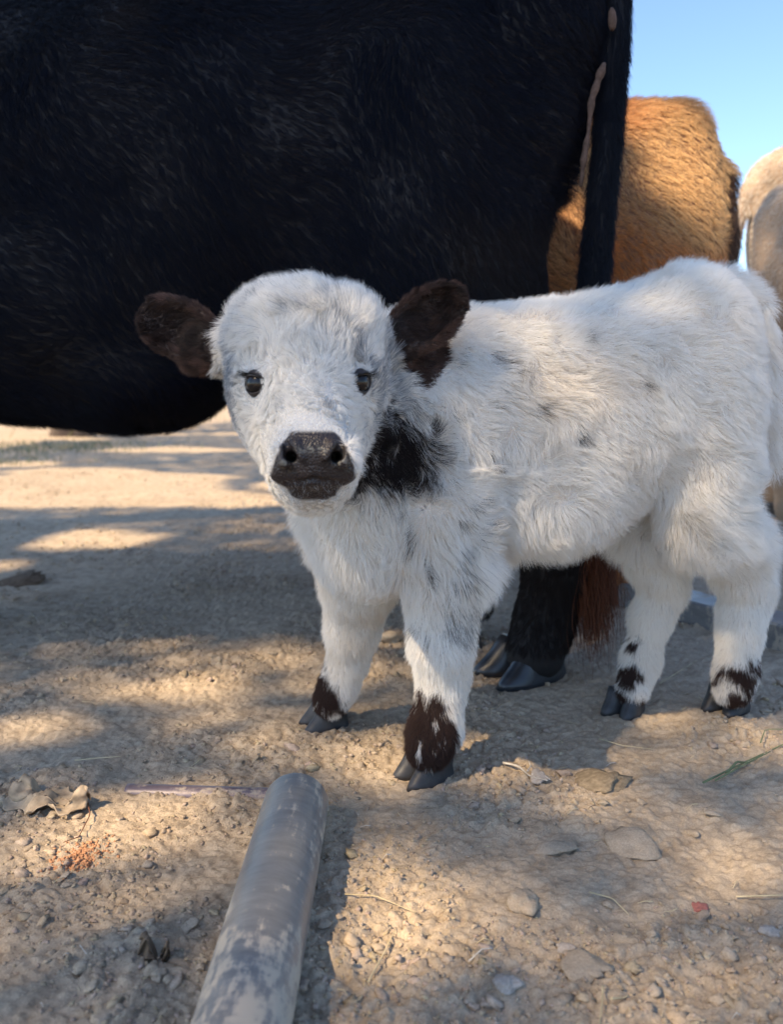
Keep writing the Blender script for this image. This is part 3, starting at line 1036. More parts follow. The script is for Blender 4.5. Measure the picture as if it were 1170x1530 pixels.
for k, (c_, n_) in enumerate(EYES):
    sg = -1 if k == 0 else 1
    out = unit((n_ + np.array([sg * 0.15, -0.35, 0.0]))[None])[0]
    ctr = c_ - n_ * (R_EYE - 0.0060)
    yaw = math.atan2(out[0], -out[1])
    rot = Matrix.Rotation(yaw, 4, 'Z') @ Matrix.Rotation(R(-4), 4, 'X') @ Matrix.Rotation(R(-sg * 3), 4, 'Y')
    e = link('eye', eye_me, M_eye if not eye_me.materials else None, calf)
    e.matrix_basis = Matrix.Translation(Vector(ctr)) @ rot
    for me_ in (upper, lower):
        l_o = link('eyelid', me_, M_lid if not me_.materials else None, calf)
        l_o.matrix_basis = Matrix.Translation(Vector(ctr)) @ rot
    # lashes
    m_ = 60
    u = rng.uniform(0.05, 0.98, m_); ph = R(-80) + R(160) * u
    th = R(30) * np.sin(np.pi * u) ** 0.45 + R(rng.normal(0, 2)) 
    rr = R_EYE + 0.0015
    b0 = np.stack([rr * np.sin(ph) * np.cos(th), -rr * np.cos(ph) * np.cos(th), rr * np.sin(th)], 1)
    rm = np.array(rot.to_3x3())
    b0 = b0 @ rm.T + ctr
    o_ = unit(b0 - ctr)
    dirs = unit(o_ * 1.0 + np.array([sg * 0.9, -0.10, -0.15]) + 0.12 * rng.normal(size=(m_, 3)))
    LL = rng.uniform(0.007, 0.013, m_)
    pts = np.stack([b0 + dirs * (LL * t_)[:, None] + np.array([0, 0, 1]) * (LL * 0.35 * t_ ** 2 - LL * 0.25 * t_)[:, None] for t_ in np.linspace(0, 1, 5)], 1)
    rad = np.tile(np.linspace(0.00022, 0.00006, 5), (m_, 1))
    hair_object('eyelash', pts, rad, np.full((m_, 3), 0.015), M_darkfur, calf)
# chin whiskers
m_ = 140
wp, wn_ = surface_points(V, F, Nn, m_ * 6, lambda p_, n_: (nose_mask(p_) > 0.5) * (proj(p_)[1] > 716) * 1.0)
wp, wn_ = wp[:m_], wn_[:m_]
pts, rad = grow(wp, wn_, np.tile([0, -0.2, -1.0], (m_, 1)), np.full(m_, 0.008), 0.5, 0.1, 0.01, 0.3, 0.02, 4, 19, 0.00013)
hair_object('chin_whiskers', pts, rad, np.full((m_, 3), 0.35), M_fur, calf)

# calf hooves: pairs of claws under each fetlock
claw = claw_mesh('hoof', 0.050, 0.023, 0.030)
M_done = False
def hooves(parent, cx, cy, heading, me_, gap, scale=1.0, splay=8, mat=None, z=-0.002):
    global M_done
    gz = float(ground_height(np.array([cx]), np.array([cy]))[0])
    for s_ in (-1, 1):
        o = link('hoof', me_, mat if (mat and not me_.materials) else None, parent)
        a = R(heading) + R(splay) * s_
        off = Vector((-math.sin(R(heading)), math.cos(R(heading)), 0)) * gap * s_
        o.matrix_basis = Matrix.Translation(Vector((cx, cy, gz + z)) + off) @ Matrix.Rotation(a, 4, 'Z') @ Matrix.Scale(scale, 4)
g = on_ground(633, 1164); hooves(calf, g[0], g[1] + .014, 212, claw, 0.0155, 1.42, 5, mat=M_hoof)
g = on_ground(482, 1084); hooves(calf, g[0], g[1] + .010, 200, claw, 0.0150, 1.35, 5)
g = on_ground(934, 1070); hooves(calf, g[0], g[1] + .010, 228, claw, 0.0140, 1.3, 5)
g = on_ground(1086, 1070); hooves(calf, g[0], g[1] + .004, 222, claw, 0.0150, 1.4, 5)

# ================================================================== ADULT CATTLE
def cow_prims(S, T, o=None, legs=True):
    """stocky small cow facing -x in its own frame; T maps local points to the place"""
    o = o or {}
    E = lambda c_, r_, k=0.06: S.ell(T(c_), r_, k, rot=o.get('rot'))
    E((0.0, 0, .76), (.50, .25, .32)); E((-.46, 0, .80), (.26, .21, .34)); E((.40, 0, .86), (.27, .23, .25))
    S.cone(T((-.5, 0, 1.0)), T((.48, 0, 1.03)), .12, .10, .06)
    for s_ in (-1, 1):
        E((.40, .13 * s_, .66), (.19, .11, .26))
        S.ell(T((.60, .08 * s_, 1.03)), (.04, .04, .04), .05)
        S.chain([(T((.46, .15 * s_, .55)), .09), (T((.52, .15 * s_, .38)), .055), (T((.49, .15 * s_, .20)), .042), (T((.46, .15 * s_, .09)), .048), (T((.45, .15 * s_, .05)), .05)], .03)
        fl = o.get('fl', -.50)
        S.chain([(T((fl, .13 * s_, .55)), .10), (T((fl, .13 * s_, .36)), .060), (T((fl, .13 * s_, .18)), .042), (T((fl - .01, .13 * s_, .09)), .048), (T((fl - .02, .13 * s_, .05)), .05)], .03)
    S.cone(T((-.60, 0, .90)), T((-.90, 0, 1.02)), .20, .14, .06)
    S.cone(T((-.93, 0, 1.05)), T((-1.16, 0, .84)), .12, .075, .04)
    for s_ in (-1, 1):
        S.cone(T((-.92, .10 * s_, 1.10)), T((-.90, .24 * s_, 1.06)), .03, .02, .03)

def make_cow(name, label, loc, yaw, scale, coat_fn, n_strands, Lf, rr, res, matf, group=None, tail=None, extra=None, skin=(0.03, 0.025, 0.025), lift=0.25,
             cl=0.35, cs=0.025, wave=0.3, ws=0.12, box=None, hoof_scale=2.0, droop=0.35, wfn=None, Lfn=None, K=5, lenf=1.0, fl=-.50):
    cs_, sn_ = math.cos(yaw), math.sin(yaw)
    loc = np.array(loc, float)
    def T(p_):
        x, y, z = np.array(p_) * scale; x = x * lenf
        return loc + np.array([x * cs_ - y * sn_, x * sn_ + y * cs_, z])
    rot = np.array([[cs_, sn_, 0], [-sn_, cs_, 0], [0, 0, 1]])
    xs = [T((a, b, 0)) for a in (-1.3, .85) for b in (-.42, .42)]
    lo = np.min(xs, 0); hi = np.max(xs, 0)
    S = Sculpt(np.arange(lo[0], hi[0], res), np.arange(lo[1], hi[1], res), np.arange(0, 1.30 * scale, res))
    cow_prims(S, T, {'rot': rot, 'fl': fl})
    if tail: S.chain([(T(a) if len(a) == 3 else a, r_) for a, r_ in tail], 0.03)
    if extra: extra(S, T)
    V, F = S.mesh()
    V = smooth_mesh(V, F, 3, 0.5)
    Nv = vert_normals(V, F)
    root = thing(name, (loc[0], loc[1], 0), label, 'cow', group)
    me = mesh_from('body', V, F)
    face_attr(me, 'col', np.repeat(np.array(skin)[None], len(V), 0) if not callable(skin) else skin(V))
    link('body', me, M_cowskin, root)
    def w(p_, n_):
        f = (n_ * unit(_C - p_)).sum(1)
        ww = np.where(f > -0.2, 1.0, 0.15) * (p_[:, 2] > 0.05)
        return ww * (wfn(p_) if wfn else 1.0)
    P, NN = surface_points(V, F, Nv, n_strands, w)
    back = T((1, 0, 0)) - T((0, 0, 0)); back /= np.linalg.norm(back)
    low = 1 - sstep(0.3, 0.5, P[:, 2])
    comb = np.tile(back * 0.6 + np.array([0, 0, -0.7]), (len(P), 1)) * (1 - low[:, None]) + np.array([0, 0, -1.0]) * low[:, None]
    L = Lf * (1 + 0.3 * noise(P, 0.1, 5)) * (1 - 0.55 * low)
    if Lfn: L = Lfn(P, L)
    pts, rad = grow(P, NN, comb, L, lift, cl, cs, wave, ws, K, 23, rr, droop)
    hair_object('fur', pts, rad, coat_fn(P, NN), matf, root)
    me_ = adult_claw
    for (lx, ly) in ((.43, .15), (.43, -.15), (fl - .04, .13), (fl - .04, -.13)):
        if box and box(lx, ly): continue
        g = T((lx, ly, 0))
        hooves(root, g[0], g[1], math.degrees(yaw) + 180, me_, 0.028 * scale, scale, 5, mat=M_hoof)
    return root, T, V, F, Nv

M_cowskin = skin_mat('cow_skin', 0.7)
adult_claw = claw_mesh('hoof', 0.115, 0.052, 0.062)
M_hoof_dark = plain('glossy_black_hoof', (0.018, 0.021, 0.026), 0.34, 0.5, var=0.5, vscale=30, bump=0.35)
mother_claw = claw_mesh('hoof', 0.122, 0.054, 0.056)

# the black mother
def mother_extra(S, T):
    # deep belly on the left of the picture, rising to the flank
    S.ell((-.62, 1.57, .66), (.42, .25, .225), .08)
    S.ell((-.46, 1.55, .52), (.16, .17, .095), .05)
    # thigh and hock of the near hind leg that stands beside the calf
    S.chain([(at(812, -60, 1.50), .10), (at(812, 60, 1.48), .080), (at(790, 200, 1.46), .072), (at(758, 310, 1.45), .062), (at(738, 430, 1.44), .070), (at(760, 560, 1.43), .085)], .05)
    S.ell((.03, 1.46, .78), (.16, .13, .28), .05)
    S.chain([(at(765, 560, 1.43), .085), (at(810, 700, 1.41), .060), (at(830, 850, 1.40), .050), (at(815, 920, 1.40), .046), (at(800, 975, 1.385), .052)], .03)
    S.chain([((.15, 1.68, .58), .09), ((.20, 1.66, .40), .06), ((.17, 1.62, .2), .045), ((.15, 1.6, .08), .05)], .03)
    for y_, r_ in ((1.45, .045), (1.70, .045)):
        S.chain([((-.92, y_, .55), .10), ((-.93, y_, .34), .06), ((-.93, y_, .18), r_), ((-.94, y_, .06), .05)], .03)

def mother_prims(S):
    E = lambda c_, r_, k=0.07: S.ell(c_, r_, k)
    E((-.35, 1.60, .86), (.52, .27, .33)); E((-.86, 1.59, .82), (.26, .23, .36)); E((.03, 1.60, .95), (.22, .25, .25))
    S.cone((-.9, 1.60, 1.03), (.06, 1.60, 1.03), .13, .11, .06)
    S.cone((-1.0, 1.58, .95), (-1.32, 1.55, 1.10), .20, .15, .06)
    S.cone((-1.35, 1.54, 1.12), (-1.58, 1.50, .90), .13, .08, .05)
    for s_ in (-1, 1): S.cone((-1.33, 1.54 + .1 * s_, 1.17), (-1.3, 1.54 + .26 * s_, 1.12), .03, .02, .03)
    mother_extra(S, None)
    E(at(560, 380, 1.52), (.20, .14, .20), .08)
    S.chain([(at(850, -60, 1.47), .060), (at(862, 60, 1.46), .040), (at(864, 150, 1.45), .021), (at(850, 240, 1.45), .016), (at(835, 300, 1.45), .012)], .02)
    # rear profile: vulva and the pale skin fold down the back of the thigh

mother = thing('cow', (-.3, 1.6, 0), 'large black cow standing close behind the white calf, cut off by the frame', 'cow')
S = Sculpt(np.arange(-1.75, 0.62, 0.012), np.arange(1.15, 2.02, 0.012), np.arange(0.0, 1.36, 0.012))
mother_prims(S)
MV, MF = S.mesh(); MV = smooth_mesh(MV, MF, 3, 0.5); MN = vert_normals(MV, MF)
me = mesh_from('body', MV, MF)
face_attr(me, 'col', np.tile([0.010, 0.009, 0.010], (len(MV), 1)))
link('body', me, M_cowskin, mother)
def mw(p_, n_):
    f = (n_ * unit(_C - p_)).sum(1)
    px, py = proj(p_)
    vis = (px > -120) & (px < 1000) & (py > -120)
    return np.where(f > -0.2, 1.0, 0.12) * np.where(vis, 1.0, 0.10) * (p_[:, 2] > 0.06)
P, NN = surface_points(MV, MF, MN, 460000, mw)
low = 1 - sstep(0.25, 0.42, P[:, 2])
flow = unit(np.array([0.75, 0, -0.6]) + 0.0 * P)
comb = flow * (1 - low[:, None]) + np.array([0, 0, -1.0]) * low[:, None]
L = (0.025 + 0.009 * noise(P, 0.09, 5) + 0.012 * sstep(0.55, 0.44, P[:, 2]) * (1 - low)) * (1 - 0.3 * low)
c = np.tile([0.0022, 0.0034, 0.0095], (len(P), 1))
px, py = proj(P)
br = sstep(0.0, 0.6, fbm(P, 0.14, 88, 3) + sstep(500, 800, px) * sstep(150, 400, py) * 0.8 - 0.25)
c = c * (1 - br[:, None]) + np.array([0.010, 0.0065, 0.0065]) * br[:, None]
c *= rng.uniform(0.6, 1.5, (len(P), 1))
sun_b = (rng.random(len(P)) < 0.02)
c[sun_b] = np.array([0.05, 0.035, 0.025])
pts, rad = grow(P, NN, comb, L, 0.10, 0.40, 0.018, 0.40, 0.14, 5, 31, 0.00021, 0.2, 0.07)
hair_object('fur', pts, rad, c, M_darkfur, mother)
g = on_ground(782, 1012); hooves(mother, g[0] - .005, g[1] + .01, 205, mother_claw, 0.034, 1.15, 7, mat=M_hoof_dark)
hooves(mother, .11, 1.56, 190, mother_claw, 0.027, 0.95, 6)
for y_ in (1.45, 1.70): hooves(mother, -.97, y_, 180, mother_claw, 0.027, 0.95, 6)

# her tail hangs in front of the gap, ending in a rusty switch
tp = [at(919, -60, 1.47), at(918, 60, 1.44), at(908, 200, 1.42), at(895, 330, 1.41), at(886, 430, 1.41), at(878, 560, 1.41), at(874, 700, 1.41), at(872, 780, 1.41)]
tr = [.022, .021, .019, .020, .022, .020, .016, .010]
def resample(pts, n):
    pts = np.array(pts); s_ = np.concatenate([[0], np.cumsum(np.linalg.norm(np.diff(pts, axis=0), axis=1))])
    t = np.linspace(0, s_[-1], n)
    return np.stack([np.interp(t, s_, pts[:, i]) for i in range(3)], 1), t / s_[-1]
tpr, tt = resample(tp, 24)
trr = np.interp(tt, np.linspace(0, 1, len(tr)), tr)
M_black = plain('black_hide', (0.009, 0.008, 0.009), 0.6, 0.3)
tail_o = tube('tail', tpr, trr, M_black, mother, seg=12)
nt_ = 26000
k = rng.random(nt_) * 22.99
i0 = k.astype(int); f = (k - i0)[:, None]
cen = tpr[i0] * (1 - f) + tpr[i0 + 1] * f
an = rng.uniform(0, 2 * np.pi, nt_)
nrm = np.stack([np.cos(an), np.sin(an), np.zeros(nt_)], 1)
P = cen + nrm * (trr[i0] * 0.97)[:, None]
pts, rad = grow(P, nrm, np.tile([0.02, 0, -1.0], (nt_, 1)), np.full(nt_, 0.030), 0.12, 0.15, 0.012, 0.15, 0.08, 5, 33, 0.0003, 0.3)
hair_object('tail_hair', pts, rad, np.tile([0.0035, 0.0045, 0.009], (nt_, 1)) * rng.uniform(0.6, 1.4, (nt_, 1)), M_darkfur, mother)
fold, ft = resample([at(903, 95, 1.40), at(894, 120, 1.40), at(884, 150, 1.40), at(879, 200, 1.40), at(872, 240, 1.40), at(868, 280, 1.405)], 30)
M_fold = plain('bare_brown_skin', (0.085, 0.056, 0.044), 0.8, 0.2, var=0.4, vscale=110, bump=0.5)
tube('skin_fold', fold, np.interp(ft, [0, .1, .3, .5, .8, 1], [.004, .010, .0075, .0045, .007, .0035]) * .72 * (1 + .3 * np.sin(ft * 31) * np.sin(ft * 13)), M_fold, mother, seg=12)
vulva_pts, ft = resample([at(914, 12, 1.40), at(915, 30, 1.40), at(915, 46, 1.40)], 10)
tube('vulva_skin', vulva_pts, [.002, .004, .0055, .006, .0065, .0068, .0065, .006, .005, .003], M_fold, mother, seg=12)  # bare skin of the vulva beside the tail
# switch
ns = 2600
sp0 = at(876, 740, 1.41) + rng.normal(size=(ns, 3)) * np.array([.013, .012, .03])
K = 8
ts = np.linspace(0, 1, K)
endx = rng.normal(0.016, .012, ns); endy = rng.normal(-.01, .02, ns); LL = rng.uniform(.12, .245, ns)
lock = np.sin(rng.integers(0, 9, ns) * 2.1)
pts = np.stack([sp0 + np.stack([endx * t_ + 0.018 * lock * math.sin(5.5 * t_), endy * t_ - 0.01 * t_ + 0.006 * lock * math.cos(4 * t_) * t_, -LL * t_], 1) for t_ in ts], 1)
rad = np.tile(np.linspace(0.0004, 0.00018, K), (ns, 1))
cc = np.array([0.13, 0.045, 0.022]) * rng.uniform(0.35, 1.5, (ns, 1))
hair_object('tail_switch', pts, rad, cc, M_darkfur, mother)['label'] = 'rusty brown switch of the tail'

# brown cow behind
def brown_coat(P, NN):
    n = len(P)
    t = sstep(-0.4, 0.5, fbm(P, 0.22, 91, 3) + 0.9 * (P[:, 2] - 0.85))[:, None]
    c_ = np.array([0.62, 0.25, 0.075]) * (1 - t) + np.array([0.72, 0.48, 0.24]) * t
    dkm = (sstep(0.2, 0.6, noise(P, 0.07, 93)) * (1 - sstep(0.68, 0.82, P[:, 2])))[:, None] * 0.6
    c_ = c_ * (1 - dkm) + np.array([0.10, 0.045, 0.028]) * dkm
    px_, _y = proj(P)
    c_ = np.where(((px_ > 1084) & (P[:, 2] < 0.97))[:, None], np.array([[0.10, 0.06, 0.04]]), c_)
    return c_ * rng.uniform(0.75, 1.2, (n, 1))
M_brownfur = fur_mat('brown_fur', 0.5, 0.25, 0.25)
browncow, TB, BV, BF, BN = make_cow('cow', 'shaggy ginger brown cow with a sunlit flank seen past the black tail', (.15, 2.14, 0), R(-12), 0.965,
    brown_coat, 170000, 0.027, 0.00045, 0.016, M_brownfur, tail=[((.60, -.02, 1.05), .03), ((.66, -.03, 1.0), .03), ((.68, -.04, .85), .022), ((.68, -.05, .60), .016), ((.67, -.05, .45), .012)],
    skin=(0.16, 0.08, 0.045), lift=0.3, lenf=.96, fl=-.24, extra=lambda S, T: (S.cone(T((.36, .06, 1.06)), T((.55, .05, 1.09)), .10, .07, .05), S.cone(T((.36, -.06, 1.06)), T((.55, -.05, 1.09)), .10, .07, .05), S.ell(T((.56, 0, .85)), (.09, .16, .22), .05)), cl=0.32, cs=0.022, wave=0.42, ws=0.12,
    Lfn=lambda P, L: L * (1 + 1.6 * (1 - sstep(0.5, 0.62, P[:, 2])) * (P[:, 2] > .35)) + 0.026 * sstep(1.06, 1.12, P[:, 2]) * sstep(0.3, 0.8, P[:, 0]) * (0.6 + 0.6 * noise(P, .06, 9)))

def cream_coat(P, NN):
    n = len(P)
    t = sstep(-0.5, 0.4, fbm(P, 0.3, 95, 3))[:, None]
    c_ = np.array([0.62, 0.50, 0.37]) * (1 - t) + np.array([0.74, 0.67, 0.57]) * t
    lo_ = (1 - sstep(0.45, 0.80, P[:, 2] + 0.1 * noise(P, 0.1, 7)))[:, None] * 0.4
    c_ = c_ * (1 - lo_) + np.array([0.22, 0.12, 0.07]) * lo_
    return c_ * rng.uniform(0.8, 1.15, (n, 1))
M_creamfur = fur_mat('cream_fur', 0.5, 0.25, 0.25)
# facing away to the right: rump on the left of the picture
make_cow('cow', 'cream cow farthest back at the right edge with its tail hanging clear', (2.03, 3.05, 0), R(180), 1.19, cream_coat, 60000, 0.018, 0.0007, 0.026, M_creamfur, extra=lambda S, T: (S.cone(T((.36, .06, 1.04)), T((.57, .05, 1.03)), .10, .08, .05), S.cone(T((.36, -.06, 1.04)), T((.57, -.05, 1.03)), .10, .08, .05), S.ell(T((.56, 0, .85)), (.09, .16, .22), .05)),
    tail=[((.58, 0.0, 1.03), .04), ((.66, 0, .98), .035), ((.69, 0, .86), .022), ((.70, 0, .60), .016), ((.715, 0, .40), .012)], skin=(.35, .25, .17))
make_cow('cow', 'pale cream cow with brownish haunch nearest the right edge', (1.80, 2.62, 0), R(176), 1.0, cream_coat, 60000, 0.018, 0.0006, 0.024, M_creamfur, extra=lambda S, T: (S.cone(T((.36, .06, 1.04)), T((.57, .05, 1.03)), .10, .08, .05), S.cone(T((.36, -.06, 1.04)), T((.57, -.05, 1.03)), .10, .08, .05), S.ell(T((.56, 0, .85)), (.09, .16, .22), .05)),
    tail=[((.60, 0.0, 1.06), .03), ((.66, 0, 1.0), .03), ((.665, 0, .7), .02), ((.66, 0, .45), .012)], skin=(.35, .25, .17))

# ================================================================== PIPES, BEAM
def metal_mat(name, base, dirt, amount):
    m, nt, out = new_mat(name)
    b = principled(nt, out, 0.45, 0.5)
    b.inputs['Metallic'].default_value = 0.1
    tc = N(nt, 'ShaderNodeTexCoord')
    mp = N(nt, 'ShaderNodeMapping'); mp.inputs['Scale'].default_value = (1, 1, 0.35)
    nt.links.new(tc.outputs['Object'], mp.inputs[0])
    n1 = N(nt, 'ShaderNodeTexNoise'); n1.inputs['Scale'].default_value = 85; n1.inputs['Detail'].default_value = 9; n1.inputs['Roughness'].default_value = 0.72
    n2 = N(nt, 'ShaderNodeTexNoise'); n2.inputs['Scale'].default_value = 9; n2.inputs['Detail'].default_value = 5
    nt.links.new(mp.outputs[0], n1.inputs['Vector']); nt.links.new(mp.outputs[0], n2.inputs['Vector'])
    # scratches run round the pipe
    mp2 = N(nt, 'ShaderNodeMapping'); mp2.inputs['Scale'].default_value = (25, 25, 110); mp2.inputs['Rotation'].default_value = (0.2, 0.35, 0)
    nt.links.new(tc.outputs['Object'], mp2.inputs[0])
    n3 = N(nt, 'ShaderNodeTexNoise'); n3.inputs['Scale'].default_value = 1.0; n3.inputs['Detail'].default_value = 7; n3.inputs['Roughness'].default_value = 0.7
    nt.links.new(mp2.outputs[0], n3.inputs['Vector'])
    ad = N(nt, 'ShaderNodeMath', operation='ADD'); nt.links.new(n1.outputs['Fac'], ad.inputs[0]); nt.links.new(n2.outputs['Fac'], ad.inputs[1])
    ad2 = N(nt, 'ShaderNodeMath', operation='MULTIPLY_ADD'); ad2.inputs[1].default_value = 0.40
    nt.links.new(n3.outputs['Fac'], ad2.inputs[0]); nt.links.new(ad.outputs[0], ad2.inputs[2])
    rp = N(nt, 'ShaderNodeMapRange'); rp.inputs['From Min'].default_value = 1.325 - amount; rp.inputs['From Max'].default_value = 1.425 - amount
    nt.links.new(ad2.outputs[0], rp.inputs['Value'])
    mx = N(nt, 'ShaderNodeMix', data_type='RGBA'); nt.links.new(rp.outputs[0], mx.inputs[0])
    vb = N(nt, 'ShaderNodeMix', data_type='RGBA'); vb.inputs[6].default_value = (*[v * 0.55 for v in base], 1); vb.inputs[7].default_value = (*[v * 1.5 for v in base], 1)
    nt.links.new(n3.outputs['Fac'], vb.inputs[0])
    nt.links.new(vb.outputs[2], mx.inputs[6]); mx.inputs[7].default_value = (*dirt, 1)
    nt.links.new(mx.outputs[2], b.inputs['Base Color'])
    mr = N(nt, 'ShaderNodeMapRange'); mr.inputs['To Min'].default_value = 0.38; mr.inputs['To Max'].default_value = 0.9
    nt.links.new(rp.outputs[0], mr.inputs['Value']); nt.links.new(mr.outputs[0], b.inputs['Roughness'])
    mt = N(nt, 'ShaderNodeMapRange'); mt.inputs['To Min'].default_value = 0.12; mt.inputs['To Max'].default_value = 0.0
    nt.links.new(rp.outputs[0], mt.inputs['Value']); nt.links.new(mt.outputs[0], b.inputs['Metallic'])
    bp = N(nt, 'ShaderNodeBump'); bp.inputs['Strength'].default_value = 0.25; bp.inputs['Distance'].default_value = 0.002
    nt.links.new(ad2.outputs[0], bp.inputs['Height']); nt.links.new(bp.outputs[0], b.inputs['Normal'])
    return m
M_pipe = metal_mat('weathered_grey_pipe', (0.185, 0.183, 0.178), (0.40, 0.35, 0.28), 0.165)
M_beam = metal_mat('old_beam', (0.16, 0.16, 0.165), (0.34, 0.30, 0.25), 0.12)

def pipe_mesh(name, length, r, seg=48, cap=0.8, wall=0.004, rings=40, dome=True):
    """pipe along +z from 0; the far end (z = length) is closed with a slightly domed, worn cap"""
    V_, F_ = [], []
    prof = [(r, length * i / rings) for i in range(rings)]
    for a in np.linspace(0, math.pi / 2, 9):
        prof.append((r * (math.cos(a) * 0.22 + 0.78) if a < math.pi / 2 else r * 0.78, length - 0.010 + 0.010 * math.sin(a)))
    prof += [(r * 0.5, length + 0.001), (r * 0.2, length + 0.0015)]
    for rr_, z in prof:
        for s_ in range(seg):
            a = 2 * math.pi * s_ / seg
            V_.append((rr_ * math.cos(a), rr_ * math.sin(a), z))
    for i in range(len(prof) - 1):
        for s_ in range(seg):
            F_.append((i * seg + s_, i * seg + (s_ + 1) % seg, (i + 1) * seg + (s_ + 1) % seg, (i + 1) * seg + s_))
    F_.append(tuple(range(seg))[::-1]); F_.append(tuple(range((len(prof) - 1) * seg, len(prof) * seg)))
    me_ = bpy.data.meshes.new(name); me_.from_pydata(V_, [], F_)
    me_.polygons.foreach_set('use_smooth', np.ones(len(me_.polygons), dtype=bool)); me_.update()
    return me_

PR = 0.037
def place_pipe(o, a, b):
    d = Vector(b) - Vector(a)
    o.matrix_basis = Matrix.Translation(Vector(a)) @ d.to_track_quat('Z', 'Y').to_matrix().to_4x4()
zc = 0.028
a = on_ground(335, 1640, zc); b = on_ground(444, 1195, zc)
a = b + (a - b) * 1.6
pl = float(np.linalg.norm(b - a))
pipe = link('metal_pipe', pipe_mesh('metal_pipe', pl, PR), M_pipe)
place_pipe(pipe, a, b)
tag(pipe, 'thick scuffed grey metal pipe lying half sunk in the dirt, running toward the camera', 'pipe')
PIPE = (a, b)
zc2 = 0.0
a2 = on_ground(190, 1172, zc2); b2 = on_ground(432, 1186, zc2)
pipe2 = link('buried_pipe', pipe_mesh('buried_pipe', float(np.linalg.norm(b2 - a2)), 0.0125, seg=24), metal_mat('purplish_pipe', (0.12, 0.095, 0.11), (0.36, 0.29, 0.22), 0.14))
place_pipe(pipe2, a2 + np.array([0, 0, -0.012]), b2 + np.array([0, 0, -0.006]))
tag(pipe2, 'thin purplish pipe almost buried in dirt, ending at the thick grey pipe', 'pipe')

# steel channel on the ground behind the hind legs
def beam_obj():
    q0 = on_ground(880, 893); q1 = on_ground(1260, 1003)
    d = q1 - q0; L_ = np.linalg.norm(d); d = d / L_; s_ = np.array([-d[1], d[0], 0])
    H_, Wd = 0.055, 0.085
    prof = [(0, -0.01), (0, H_ - 0.004), (0.004, H_), (Wd, H_), (Wd, H_ - 0.008), (0.012, H_ - 0.012), (0.012, -0.01)]
    V_, F_ = [], []
    nseg = 14
    for i in range(nseg + 1):
        for (u, z) in prof:
            p_ = q0 + d * L_ * i / nseg + s_ * u
            V_.append((p_[0], p_[1], z + 0.0006 * math.sin(i * 2.3 + u * 50)))
    m_ = len(prof)
    for i in range(nseg):
        for j in range(m_):
            F_.append((i * m_ + j, (i + 1) * m_ + j, (i + 1) * m_ + (j + 1) % m_, i * m_ + (j + 1) % m_))
    F_.append(tuple(range(m_))); F_.append(tuple(range(nseg * m_, nseg * m_ + m_))[::-1])
    me_ = bpy.data.meshes.new('metal_beam'); me_.from_pydata(V_, [], F_); me_.update()
    bm = bmesh.new(); bm.from_mesh(me_); bmesh.ops.recalc_face_normals(bm, faces=bm.faces); bm.to_mesh(me_); bm.free()
    o = link('metal_beam', me_, M_beam)
    return tag(o, 'low grey metal beam on the ground behind the calf\'s hind legs', 'beam')
beam_obj()

# ================================================================== LITTER: stones, straw, leaf, weed
def lump_mesh(name, seed, sub=3, rough=0.2, flat=0.6, ang=0.5):
    V0, F0 = ico(sub)
    off = seed * 7.3
    V_ = V0 * (1 + 0.45 * noise(V0 + off, 0.9, seed)[:, None] + rough * 1.3 * noise(V0 + off, 0.35, seed + 3)[:, None] + 0.14 * noise(V0 + off, 0.15, seed + 5)[:, None])
    # facets
    lr = np.random.default_rng(seed)
    for _ in range(5):
        nn = unit(lr.normal(size=3)[None])[0]; lim = lr.uniform(0.62, 0.9)
        s_ = V_ @ nn
        V_ = V_ - nn * (np.clip(s_ - lim, 0, 9) * ang)[:, None]
    V_[:, 2] *= flat
    me_ = mesh_from(name, V_, F0, smooth=False)
    face_attr(me_, 'col', np.full((len(V_), 3), 0.95))
    return me_
stone_meshes = [lump_mesh('stone', s_, 3, 0.2, f_) for s_, f_ in ((1, .6), (2, .45), (3, .7), (4, .5), (5, .35), (6, .6))]
M_stone = dirt_mat('pale_dusty_stone', (0.36, 0.31, 0.26), (0.46, 0.41, 0.35), (0.75, 0.72, 0.7), 0.4)
M_redstone = plain('red_stone', (0.30, 0.12, 0.10), 0.8, 0.2, var=0.25, vscale=4, bump=0.3)
def put_stone(px, py, wpx, label, mi=0, mat=None, hfac=1.0, name='stone', group=None, sink=0.25, cat='stone'):
    g_ = on_ground(px, py)
    w_ = wpx * math.hypot(g_[1], CAM_H) / FPX / 2
    src = stone_meshes[mi % len(stone_meshes)]
    me_ = src
    if mat is not None or not src.materials:
        if mat is not None: me_ = src.copy(); me_.materials.clear(); me_.materials.append(mat)
        else: src.materials.append(M_clod)
    o = bpy.data.objects.new(name, me_); COL.objects.link(o)
    gz = float(ground_height(np.array([g_[0]]), np.array([g_[1]]))[0])
    fl = 0.5 * hfac
    o.location = (g_[0], g_[1], gz + w_ * fl * (0.5 - sink))
    o.rotation_euler = (random.uniform(-.2, .2), random.uniform(-.2, .2), random.uniform(0, 6.28))
    o.scale = (w_ * 1.1, w_ * 0.95, w_ * hfac)
    return tag(o, label, cat, group)
put_stone(1046, 1353, 26, 'small brick red stone in the dirt at lower right', 2, M_redstone, 0.8)
put_stone(945, 1262, 66, 'flat broken crust of grey dirt with a dark gap beneath it', 4, None, 0.7, cat='clod', name='clod')
put_stone(838, 1262, 52, 'pale flat dirt clod to the left of the cracked crust', 1, None, 0.7, cat='clod', name='clod')
put_stone(895, 1172, 74, 'flat brown clod like dried dung right of the white twig', 5, plain('dried_dung', (0.21, 0.165, 0.11), 0.95, 0.1, var=0.3, vscale=6, bump=0.6), 0.45, cat='clod', name='clod')
put_stone(782, 1358, 46, 'oblong grey clod rising in the middle of the dirt', 2, None, 0.9, cat='clod', name='clod')
